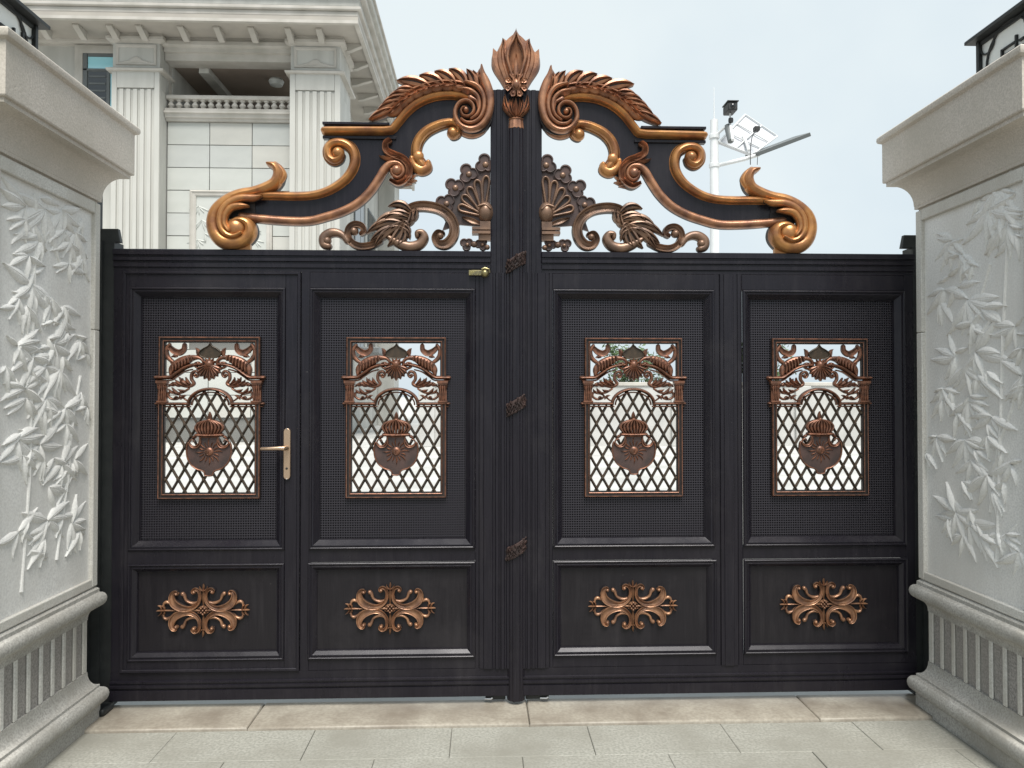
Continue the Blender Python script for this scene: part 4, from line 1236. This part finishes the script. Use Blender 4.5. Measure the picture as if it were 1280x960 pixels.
    for (tx_, ty_) in ((573, 257), (578, 243.5), (585.5, 233), (596, 224), (608, 219)):
        dx, dy = tx_ - 604, ty_ - 268
        L_ = math.hypot(dx, dy); ux, uy = dx / L_, dy / L_; nx_, ny_ = -uy, ux
        loop = [(604 + ux * 4 + nx_ * 1.5, 268 + uy * 4 + ny_ * 1.5), (604 + dx * .6 + nx_ * 3.4, 268 + dy * .6 + ny_ * 3.4), (604 + dx * .9 + nx_ * 4, 268 + dy * .9 + ny_ * 4), (tx_, ty_), (604 + dx * .9 - nx_ * 4, 268 + dy * .9 - ny_ * 4), (604 + dx * .6 - nx_ * 3.4, 268 + dy * .6 - ny_ * 3.4), (604 + ux * 4 - nx_ * 1.5, 268 + uy * 4 - ny_ * 1.5)]
        loop = [(min(x, 613), y) for x, y in loop]
        b.ribbon([(*gp(x, y), 3.4 * PS) for x, y in loop], GY + .013, .022, 'round', n=5)
    b.leaf(gp(601, 279), gp(577, 270), 7 * PS, GY + .012, .020, prof='rim')
    out.append(('half_shell', b, [M['brown'], M['umber']], None))
    b = MB()
    b.dome(*gp(607, 264), 10 * PS, GY + .012, .050, rz=14 * PS, n=20)
    b.ribbon(cr([(598, 258, 2.5), (606, 256, 3), (613, 261, 2.5)]), GY - .022, .014, 'round', n=5)
    for (x0, x1, y0, y1, h) in ((600, 613, 276, 284, .03), (590, 613, 284, 287.5, .05), (590, 613, 289, 292.5, .05), (596, 613, 287.5, 289, .036), (598, 613, 292.5, 300, .03)):
        p = gp(x0, y0); q = gp(x1, y1); b.box(p[0], q[0], GY + .026, GY + .016 - h, p[1], q[1])
    out.append(('urn', b, [M['brown']], None))
    return out


for name, b, mats, bev in crest():
    r = b.mirror(CX)
    b.build(name, mats, leafL, bevel=bev or 0)
    r.build(name, mats, leafR, bevel=bev or 0)
# small bolt heads and running gear under the leaves
for leaf_, pa, pb in ((leafL, 607, 632), (leafR, 657, 686)):
    b = MB(); b.box(gx(pa), gx(pb), GY + .01, GY + .08, Zb - .024, Zb - .0005); rg = b.build('drop_bolt_shoe', M['black'], leaf_, bevel=.004)
    b = MB(); xq = gx(pb - 6) if leaf_ is leafR else gx(pa + 4)
    b.tube([(xq - .02, GY + .005, Zb - .016), (xq + .012, GY - .004, Zb - .014), (xq + .02, GY - .004, Zb - .008)], .005, 8); b.build('bolt', M['steel'], rg)

# ------------------------------------------------------------------ hinge posts
def hinge_post(px0, px1, s, label):
    x0, x1 = gx(px0), gx(px1)
    t = thing('hinge_post', ((x0 + x1) / 2, GY + .1, 0), label, 'gate post', 'hinge posts beside the pillars')
    b = MB(); b.barv(x0, x1, .0145, gz(303), [(0, 0), (.3, 0), (.32, .008), (.6, .008), (.62, 0), (1, 0)], GY + .012, GY + .11); b.build('post', M['black'], t)
    xa, xb = (x0 - .02, gx(147)) if s < 0 else (gx(1131), x1 + .02)
    z0, z1 = gz(304), gz(287)
    tp = .012
    b = MB(); b.hexa([(xa, GY + .012, z0), (xb, GY + .012, z0), (xb, GY + .045, z0), (xa, GY + .045, z0), (xa + (tp if s > 0 else 0), GY + .016, z1), (xb - (tp if s < 0 else 0), GY + .016, z1), (xb - (tp if s < 0 else 0), GY + .041, z1), (xa + (tp if s > 0 else 0), GY + .041, z1)])
    b.build('post_cap', M['black'], t, bevel=.003)
    b = MB(); b.box(x0 - .02 if s < 0 else x1 - .04, x0 + .04 if s < 0 else x1 + .02, GY + .015, GY + .05, .0145, .075); b.build('floor_pivot', M['black'], t, bevel=.004)
    return t
hl = hinge_post(104, 140, -1, 'narrow black hinge post beside the wicket door stile')
hinge_post(1144, 1172, 1, 'narrow black hinge post beside the leaf without a handle')
b = MB(); b.box(on_y(116, 300, GY + .13)[0], on_y(128.5, 300, GY + .2)[0], GY + .13, GY + .20, .0, on_y(130, 236, GY + .13)[1]); tall = b.build('back_stay', M['black'], hl, bevel=.004)
b = MB(); b.box(gx(124), gx(145), GY - .10, GY + .01, .0142, .05); b.build('pivot_shoe', M['black'], hl, bevel=.01)

# ------------------------------------------------------------------ the house
HY = 26.0
def hxp(px): return on_y(px, 250, HY)[0]
def hzp(py): return on_y(280, py, HY)[1]
hs = 1 / (hxp(281) - hxp(280))
house = thing('stone_house', (hxp(280), HY + 4, 0), 'pale stone house with fluted piers, balustraded balcony and deep bracketed cornice', 'house')
XR_H = hxp(425); ZC = hzp(45)
HB = HY + 18
# core walls
WY = HY + .55
b = MB(); b.box(hxp(195), hxp(368), WY + .06, WY + .4, -.02, hzp(146)); b.build('wall', M['house_joint'], house)
b = MB(); b.box(hxp(-400), hxp(142), WY, WY + .4, -.02, ZC); b.build('wall', M['house'], house)
b = MB(); b.box(hxp(380), XR_H - .9, WY + 3, HB, -.02, ZC); b.build('wall', M['house'], house)
# wall tiles of the middle bay, each a slab
colx = [200, 254.3, 308.6, 363]
rows = [146 + 29 * i for i in range(0, 14)]
pan = (230, 335, 233, 420)
k = 0
for i in range(len(rows) - 1):
    for j in range(3):
        y0, y1 = rows[i], rows[i + 1]
        xa, xb = colx[j], colx[j + 1]
        pieces = [(xa, xb)]
        if y1 > pan[2] + 2 and y0 < pan[3] - 2:
            if j == 0: pieces = [(xa, pan[0])]
            elif j == 1: pieces = []
            else: pieces = [(pan[1], xb)]
        for a, c in pieces:
            q = MB(); d = random.uniform(0, .012)
            q.box(hxp(a) + .012, hxp(c) - .012, WY - d, WY + .07, hzp(y1) + .012, hzp(y0) - .012)
            q.build('wall_tile', M['house_tile' + random.choice(('', '_b', '_c'))], house, bevel=.008)
# framed relief panel
b = MB(); b.rect_ring(hxp(pan[0]), hxp(pan[1]), hzp(pan[3]), hzp(pan[2]), [(0, -.06), (0, .06), (.05, .09), (.1, .05), (.16, .05), (.2, .02), (.2, -.02)], WY); b.build('panel_frame', M['house_trim'], house)
b = MB(); b.box(hxp(pan[0]) + .15, hxp(pan[1]) - .15, WY + .01, WY + .09, hzp(pan[3]) + .15, hzp(pan[2]) - .15); hp_ = b.build('relief_panel', M['house_tile'], house)
rnd = random.Random(4)
for (cx_, cy_) in ((248, 258), (252, 275), (256, 292), (247, 300), (300, 262), (312, 285), (280, 300), (318, 300), (265, 330), (300, 350)):
    b = MB()
    for i in range(7):
        a = R(rnd.uniform(-170, -10)); L = rnd.uniform(.25, .45)
        p = on_y(cx_, cy_, WY)
        b.leaf(p, (p[0] + math.cos(a) * L, p[1] + math.sin(a) * L), .07, WY + .012, .03)
    b.build('carved_leaves', M['house_tile'], hp_)
# piers with flutes
def pier(pa, pb, depth, side_trim):
    x0, x1 = hxp(pa), hxp(pb)
    b = MB(); b.box(x0, x1, HY, HY + depth, -.02, hzp(112)); p = b.build('pier', M['house'], house, bevel=.02)
    w = (x1 - x0)
    n = 5
    for i in range(n):
        xa = x0 + w * (.14 + .72 * i / n) + w * .02; xb = x0 + w * (.14 + .72 * (i + 1) / n) - w * .035
        q = MB(); q.box(xa, xb, HY - .06, HY - .001, -.02, hzp(113)); q.build('flute_fillet', M['house'], p, bevel=.025)
    for s_ in (0, 1):
        xa, xb = (x0, x0 + w * .11) if s_ == 0 else (x1 - w * .11, x1)
        q = MB(); q.box(xa, xb, HY - .06, HY - .001, -.02, hzp(90)); q.build('corner_fillet', M['house'], p, bevel=.02)
    q = MB(); q.box(x0 + w * .112, x1 - w * .112, HY - .06, HY - .001, hzp(112), hzp(90)); q.build('flute_head', M['house'], p, bevel=.01)
    b = MB(); b.box(x0 + .01, x1 - .01, HY + .002, HY + depth - .01, hzp(112) + .001, ZC + .1); b.build('pier_head', M['house'], house, bevel=.02)
    cx_, cy_ = (x0 + x1) / 2, HY + depth / 2
    b = MB(); b.loft(cx_, cy_, w / 2, depth / 2, [(.02, hzp(92)), (.14, hzp(91.5)), (.16, hzp(89)), (.08, hzp(87.5)), (.05, hzp(86.8))]); b.build('capital_band', M['house_trim'], house)
    b = MB(); b.loft(cx_, cy_, w / 2, depth / 2, [(.02, hzp(56)), (.05, hzp(55)), (.16, hzp(53)), (.16, hzp(49.5)), (.10, hzp(48)), (.10, hzp(45))]); b.build('capital', M['house_trim'], house)
    b = MB(); b.rect_ring(x0 + w * .08, x1 - w * .08, hzp(83), hzp(58), [(0, 0), (0, .05), (.05, .05), (.09, .02), (.09, 0)], HY + .002); b.build('panel_frame', M['house_trim'], house)
    b = MB(); zb_ = hzp(80.5); xm_ = (x0 + x1) / 2
    b.ribbon([(xm_ - w * .3, zb_, .05), (xm_ - w * .12, zb_ + .05, .12), (xm_, zb_ + .12, .2), (xm_ + w * .12, zb_ + .05, .12), (xm_ + w * .3, zb_, .05)], HY + .002, .05, 'round'); b.build('relief_wave', M['house_trim'], house)
pier(139, 199, .75, True)
pier(362, 425, 2.0, True)
# entablature across the balcony bay and the window bay
for (pa, pb) in ((199.6, 361.4),):
    b = MB(); b.barh(hxp(pa), hxp(pb), hzp(71), ZC, [(0, -.1), (.35, -.1), (.36, .02), (.55, .02), (.57, .12), (.62, .16), (.8, .16), (.82, .06), (1, .06)], HY + .25, WY + .4); b.build('architrave', M['house_trim'], house)
b = MB(); b.barh(hxp(-400), hxp(138.4), hzp(52), ZC, [(0, .0), (.3, 0), (.32, .1), (.7, .14), (1, .14)], WY - .05, WY + .3); b.build('architrave', M['house_trim'], house)
# soffit, brackets, cornice
OV, OX = 1.25, .80
ex = XR_H + OX; ey = HY - OV
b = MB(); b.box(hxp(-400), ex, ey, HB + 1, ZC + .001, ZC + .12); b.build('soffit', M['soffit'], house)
# cornice as stepped courses
def course(o, z0, z1, name='cornice_course', m='house_trim'):
    b = MB(); b.box(hxp(-400), ex + o, ey - o, HB + 1, z0, z1); b.build(name, M[m], house, bevel=.03)
course(.0, ZC + .121, ZC + .30); course(.10, ZC + .30, ZC + .42); course(.05, ZC + .42, ZC + .72, m='house'); course(.22, ZC + .72, ZC + .92); course(.34, ZC + .92, ZC + 1.15, m='house'); course(.42, ZC + 1.15, ZC + 1.22)
# drip lip below the soffit edge
b = MB(); b.box(hxp(-400), ex - .001, ey, ey + .14, ZC - .10, ZC + .0005); b.build('drip_lip', M['house_trim'], house)
b = MB(); b.box(ex - .14, ex - .001, ey + .141, HB + 1, ZC - .10, ZC + .0005); b.build('drip_lip', M['house_trim'], house)
def bracket(x, y, d, along):
    b = MB(); w = .10
    pr = [(0, 0), (d, 0), (d, -.07), (d * .8, -.12), (d * .55, -.17), (d * .25, -.26), (0, -.28)]
    if along == 'y':
        pts = [[(x + s * w, y - u, ZC + z) for u, z in pr] for s in (-1, 1)]
    else:
        pts = [[(x + u, y + s * w, ZC + z) for u, z in pr] for s in (-1, 1)]
    base = len(b.v); m = len(pr)
    b.v += pts[0] + pts[1]
    b.face(range(base, base + m)); b.face(list(range(base + m, base + 2 * m))[::-1])
    for i in range(m):
        j = (i + 1) % m; b.face((base + i, base + j, base + m + j, base + m + i))
    b.build('bracket', M['house_trim'], house, bevel=.01)
for px in (62, 106, 147, 183, 234, 278, 320, 365, 403):
    bracket(hxp(px), HY - .10, .62, 'y')
for i in range(12):
    bracket(XR_H + .10 if i < 2 else XR_H - .2, HY + .5 + i * 1.45, .58 if i < 2 else .8, 'x')
# balcony: floor slab, cornice, balustrade, recess
b = MB(); b.barh(hxp(199.6), hxp(361.4), hzp(146), hzp(131), [(0, .02), (.2, .04), (.22, .10), (.5, .14), (.55, .2), (.7, .2), (.72, .12), (.95, .12), (1, .10)], WY - .1, WY + .5); b.build('balcony_cornice', M['house_trim'], house)
b = MB(); b.box(hxp(199.6), hxp(361.4), WY - .14, WY + .14, hzp(118.5), hzp(113)); b.build('balcony_rail', M['house_trim'], house, bevel=.03)
z0, z1 = hzp(131) + .001, hzp(118.5) - .001; H_ = z1 - z0
bal = MB(); bal.lathe(0, 0, [(.10, 0), (.10, H_ * .1), (.06, H_ * .14), (.075, H_ * .25), (.118, H_ * .42), (.10, H_ * .58), (.055, H_ * .75), (.055, H_ * .84), (.09, H_ * .88), (.10, H_)], 14)
balm = bal.mesh('baluster', [M['house_trim']])
nb = 16
for i in range(nb):
    inst(balm, 'baluster', (hxp(205) + (hxp(357) - hxp(205)) * i / (nb - 1), WY, z0), house)
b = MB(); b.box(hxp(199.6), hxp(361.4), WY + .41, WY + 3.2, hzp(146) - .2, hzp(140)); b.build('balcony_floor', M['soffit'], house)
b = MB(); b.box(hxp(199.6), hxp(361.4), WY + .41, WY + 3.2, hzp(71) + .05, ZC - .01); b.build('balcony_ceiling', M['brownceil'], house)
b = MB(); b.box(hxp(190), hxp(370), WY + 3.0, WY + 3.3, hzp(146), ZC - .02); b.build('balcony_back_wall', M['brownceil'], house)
b = MB(); b.box(hxp(199), hxp(200.5), WY + .41, WY + 3.0, hzp(146), ZC - .02); b.build('balcony_side_wall', M['house'], house)
b = MB(); b.box(hxp(234), hxp(247), WY + .42, WY + 2.99, hzp(71) - .16, hzp(71) + .049); b.build('ceiling_beam', M['house'], house)
b = MB(); b.lathe(hxp(325), WY + 1.4, [(.05, hzp(71) - .22), (.22, hzp(71) - .16), (.28, hzp(71) - .02), (.24, hzp(71) + .049)], 20); b.build('ceiling_lamp', M['lantern'], house)
b = MB(); b.box(hxp(290), hxp(345), WY + 2.93, WY + 2.999, hzp(140), hzp(95)); b.build('balcony_door', M['glass2'], house)
# window in the left bay
x0, x1, z0, z1 = hxp(92), hxp(139), hzp(170), hzp(60)
b = MB(); b.rect_ring(x0 - .25, x1 + .25, z0 - .2, z1 + .22, [(0, 0), (0, .1), (.12, .12), (.24, .06), (.26, .0), (.26, -.02)], WY - .002); b.build('window_surround', M['house_trim'], house)
b = MB(); b.box(x0, x1, WY - .006, WY + .002, z0, z1); wdw = b.build('window', M['frame'], house)
for (pa, pb, ya, yb, m) in ((98, 138, 65, 80, 'glass'), (127, 138, 83, 168, 'glass'), (99, 122, 84, 168, 'glass2')):
    q = MB(); q.box(hxp(pa), hxp(pb), WY - .012, WY - .0065, hzp(yb), hzp(ya)); q.build('pane', M[m], wdw)
for (xa, xb, za, zb) in ((x0, x1, hzp(82.8), hzp(80.2)), (hxp(122.4), hxp(126.6), z0, hzp(83)), (x0, hxp(97.6), z0, z1), (hxp(98), x1, hzp(64.6), z1)):
    q = MB(); q.box(xa, xb, WY - .05, WY - .0125, za, zb); q.build('window_bar', M['frame'], wdw, bevel=.01)
for i in range(5):
    q = MB(); zz = hzp(90 + i * 9); q.box(hxp(100), hxp(121), WY - .03, WY - .0125, zz - .03, zz + .03); q.build('louvre', M['frame'], wdw)
# side facade: far pier, string course, windows and a sheet-metal door
sx = XR_H - .9
b = MB(); b.box(sx + .001, sx + .9, HB - 2.2, HB, -.02, ZC); b.build('pier', M['house'], house, bevel=.02)
b = MB(); b.box(sx + .001, sx + .35, HY + 6.6, HB - 2.21, hzp(290), hzp(270)); b.build('string_course', M['house_trim'], house, bevel=.03)
for (ya, yb, za, zb, m) in ((HY + 8, HY + 11, hzp(430), hzp(330), 'glass2'), (HY + 12, HY + 14.5, hzp(250), hzp(150), 'glass2'), (HY + 8, HY + 11, hzp(250), hzp(150), 'glass2'), (HY + 12, HY + 14.5, hzp(430), hzp(330), 'glass2'), (HY + 5.2, HY + 7.6, -.01, 2.9, 'sheet')):
    q = MB(); q.box(sx + .001, sx + .05, ya, yb, za, zb); w_ = q.build('window' if m != 'sheet' else 'side_door', M['frame'] if m != 'sheet' else M['sheet'], house)
    if m != 'sheet':
        for (u, v) in ((ya + .1, (ya + yb) / 2 - .06), ((ya + yb) / 2 + .06, yb - .1)):
            q = MB(); q.box(sx + .051, sx + .06, u, v, za + .12, zb - .12); q.build('pane', M[m], w_)
b = MB(); b.box(sx + .001, sx + 1.6, HY + 4.6, HY + 8.2, 3.3, 3.55); b.build('canopy', M['sheet'], house, bevel=.03)
# hipped roof above the cornice
b = MB(); b.loft((hxp(-400) + ex) / 2, (ey + HB + 1) / 2, (ex - hxp(-400)) / 2, (HB + 1 - ey) / 2, [(-.2, ZC + 1.221), (-6, ZC + 3.4)]); b.build('roof', M['soffit'], house)

# ------------------------------------------------------------------ pole with solar panels and cameras
PY = 10.0
def pp(px, py, Y=PY): return on_y(px, py, Y)
def p3(px, py, Y=PY):
    x, z = on_y(px, py, Y); return Vector((x, Y, z))
pole_x = pp(893, 230)[0]
pole = thing('camera_pole', (pole_x, PY, 0), 'white steel pole carrying solar panels and security cameras behind the gate', 'pole')
b = MB(); b.lathe(pole_x, PY, [(.11, -.02), (.11, .02), (.075, .03), (.066, 1), (.058, pp(893, 210)[1]), (.05, pp(893, 150)[1]), (.02, pp(893, 149)[1])], 20); b.build('mast', M['white'], pole)
b = MB(); b.tube([(pole_x, PY, pp(893, 150)[1]), (pole_x, PY, pp(893, 109)[1])], [.008, .004], 8); b.build('lightning_rod', M['white'], pole)
for py in (171, 207):
    b = MB(); z = pp(893, py)[1]; b.lathe(pole_x, PY, [(.064, z - .03), (.07, z - .025), (.07, z + .025), (.064, z + .03)], 20); b.build('clamp', M['white'], pole)
b = MB(); b.tube([p3(896, 207), p3(930, 199, PY - .05), p3(949, 193, PY - .05)], .026, 10); b.build('panel_arm', M['white'], pole)
b = MB(); b.tube([p3(893, 171), p3(905, 160, PY - .1), p3(912, 155, PY - .12)], .018, 10); b.build('camera_arm', M['white'], pole)
def slabquad(c, th, mat_f, mat_b, name):
    c = [Vector(v) for v in c]
    n = (c[1] - c[0]).cross(c[3] - c[0]).normalized() * th
    b = MB(); b.hexa([v for v in c] + [v + n for v in c])
    return b.build(name, mat_b, pole, bevel=.004)
A, B, C_, D = p3(898, 178, PY - .02), p3(931, 144, PY + .35), p3(971, 171, PY + .42), p3(940, 194, PY + .06)
pn = slabquad([A, B, C_, D], .03, None, M['solarback'], 'solar_panel')
nrm = (B - A).cross(D - A).normalized()
towards = -1 if nrm.dot(CAM - A) < 0 else 1
for t_ in (.0, .5, 1.0):
    q = MB(); a = A.lerp(D, t_) + nrm * towards * (.012 if towards > 0 else .012); c = B.lerp(C_, t_) + nrm * towards * .012
    q.tube([a, c], .012, 6); q.build('panel_rail', M['white'], pn)
for t_ in (.0, .33, .66, 1.0):
    q = MB(); a = A.lerp(B, t_) + nrm * towards * .014; c = D.lerp(C_, t_) + nrm * towards * .014
    q.tube([a, c], .009, 6); q.build('panel_rail', M['white'], pn)
E, F = p3(948, 195, PY - .15), p3(1014, 170, PY - .30)
back = Vector((.05, .62, .16))
p2 = slabquad([E, F, F + back, E + back], .05, None, M['frame'], 'solar_panel')
cells = Vector((0, -.01, .037))
q = MB(); q.hexa([E.lerp(F, .03) + Vector((0, .02, .036)), E.lerp(F, .97) + Vector((0, .02, .036)), E.lerp(F, .97) + back * .95 + Vector((0, 0, .036)), E.lerp(F, .03) + back * .95 + Vector((0, 0, .036)), E.lerp(F, .03) + Vector((0, .02, .046)), E.lerp(F, .97) + Vector((0, .02, .046)), E.lerp(F, .97) + back * .95 + Vector((0, 0, .046)), E.lerp(F, .03) + back * .95 + Vector((0, 0, .046))])
q.build('solar_cells', M['solarcell'], p2)
b = MB(); b.tube([p3(936, 188, PY - .03), p3(932, 176, PY + .1), p3(929, 170, PY + .16)], .02, 8); b.build('panel_strut', M['white'], pole)
c = p3(946, 161, PY - .05)
b = MB(); b.box(c.x - .035, c.x + .035, c.y - .03, c.y + .06, c.z - .03, c.z + .03); jb = b.build('junction_box', M['cable'], pole, bevel=.006)
b = MB(); b.tube([Vector(v) for v in smooth([tuple(p3(945, 162, PY - .06)), tuple(p3(940, 172, PY - .12)), tuple(p3(938, 190, PY - .12)), tuple(p3(938, 206, PY - .08))], 5)], .006, 6); b.build('cable', M['cable'], jb)
b = MB(); b.tube([p3(947, 196, PY - .05), p3(946.5, 206, PY - .05)], .004, 6); b.build('cable', M['cable'], pole)
# cameras
c = p3(912.5, 136.5, PY - .15)
b = MB(); b.box(c.x - .065, c.x + .065, c.y - .12, c.y + .1, c.z - .055, c.z + .055); cm = b.build('camera_head', M['cable'], pole, bevel=.015)
b = MB(); b.box(c.x - .075, c.x + .075, c.y - .135, c.y + .1, c.z + .0555, c.z + .07); b.build('camera_hood', M['cable'], cm, bevel=.004)
b = MB(); b.dome(c.x, c.z, .035, c.y - .119, .02); b.build('camera_lens', M['lens'], cm)
b = MB(); b.tube([c - Vector((0, 0, .055)), p3(913, 158, PY - .15)], .012, 8); b.build('camera_stem', M['white'], pole)
c = p3(913.5, 150.5, PY - .17)
b = MB(); b.lathe(c.x, c.y, [(.01, c.z - .035), (.03, c.z - .028), (.034, c.z), (.03, c.z + .028), (.01, c.z + .035)], 12); b.build('camera_joint', M['cable'], pole)
b = MB(); b.tube([p3(909.5, 158, PY - .1), p3(913.5, 176.5, PY - .25)], [.045, .04], 14); cm = b.build('floodlight_body', M['frame'], pole)
b = MB(); b.tube([p3(913, 157.5, PY - .16), p3(916, 175, PY - .3)], [.018, .02], 10); b.build('floodlight_front', M['white'], cm)

# ------------------------------------------------------------------ far side of the courtyard
wall = thing('courtyard_wall', (6, 24, 0), 'white rendered boundary wall at the far side of the courtyard', 'wall')
b = MB(); b.box(-2.0, 40, 24, 24.25, -.02, 1.9); b.build('wall_face', M['wallwhite'], wall)
b = MB(); b.box(-2.05, 40, 23.95, 24.3, 1.9, 2.02); b.build('coping', M['house_trim'], wall, bevel=.02)
for x in (-1.8, 2.2, 6.2, 10.2, 14.2):
    b = MB(); b.box(x - .25, x + .25, 23.9, 23.999, -.02, 1.899); b.build('wall_pier', M['wallwhite'], wall, bevel=.02)


def tree(x, y, h, seed, label):
    rnd = random.Random(seed)
    t = thing('garden_tree', (x, y, 0), label, 'tree', 'trees beyond the courtyard wall')
    b = MB(); b.tube([(x, y, -.02), (x + .05, y, h * .3), (x - .03, y + .05, h * .6), (x, y, h * .85)], [.12, .09, .06, .02], 8)
    for i in range(8):
        a = rnd.uniform(0, 6.28); z = h * rnd.uniform(.35, .75); L = h * rnd.uniform(.18, .3)
        b.tube([(x, y, z), (x + math.cos(a) * L * .6, y + math.sin(a) * L * .6, z + L * .4), (x + math.cos(a) * L, y + math.sin(a) * L, z + L * .8)], [.035, .022, .008], 6)
    b.build('trunk', M['bark'], t)
    b = MB()
    cl = []
    for i in range(34):
        a = rnd.uniform(0, 6.28); r = h * .3 * math.sqrt(rnd.random()); z = h * (.42 + .55 * rnd.random())
        r *= 1.1 - abs(z / h - .65)
        cl.append((x + math.cos(a) * r, y + math.sin(a) * r, z))
    for (cx_, cy_, cz_) in cl:
        for j in range(60):
            d = Vector((rnd.gauss(0, 1), rnd.gauss(0, 1), rnd.gauss(0, .8))); d = d * (h * .045)
            c = Vector((cx_, cy_, cz_)) + d
            u = Vector((rnd.gauss(0, 1), rnd.gauss(0, 1), rnd.gauss(0, .6))).normalized(); w = u.orthogonal().normalized()
            L = rnd.uniform(.06, .11)
            k = len(b.v); b.v += [tuple(c - u * L), tuple(c + w * L * .4), tuple(c + u * L), tuple(c - w * L * .4)]
            b.face((k, k + 1, k + 2, k + 3))
    me = bpy.data.meshes.new('crown'); me.from_pydata(b.v, [], b.f); me.materials.append(M['foliage'])
    o = bpy.data.objects.new('crown', me); COL.objects.link(o); place(o, (0, 0, 0)); o.parent = t; o.location = -WPOS[t.name]
tree(9.4, 25.8, 3.5, 3, 'taller leafy tree behind the white courtyard wall')
tree(5.2, 26.5, 3.4, 8, 'low leafy tree behind the white courtyard wall')
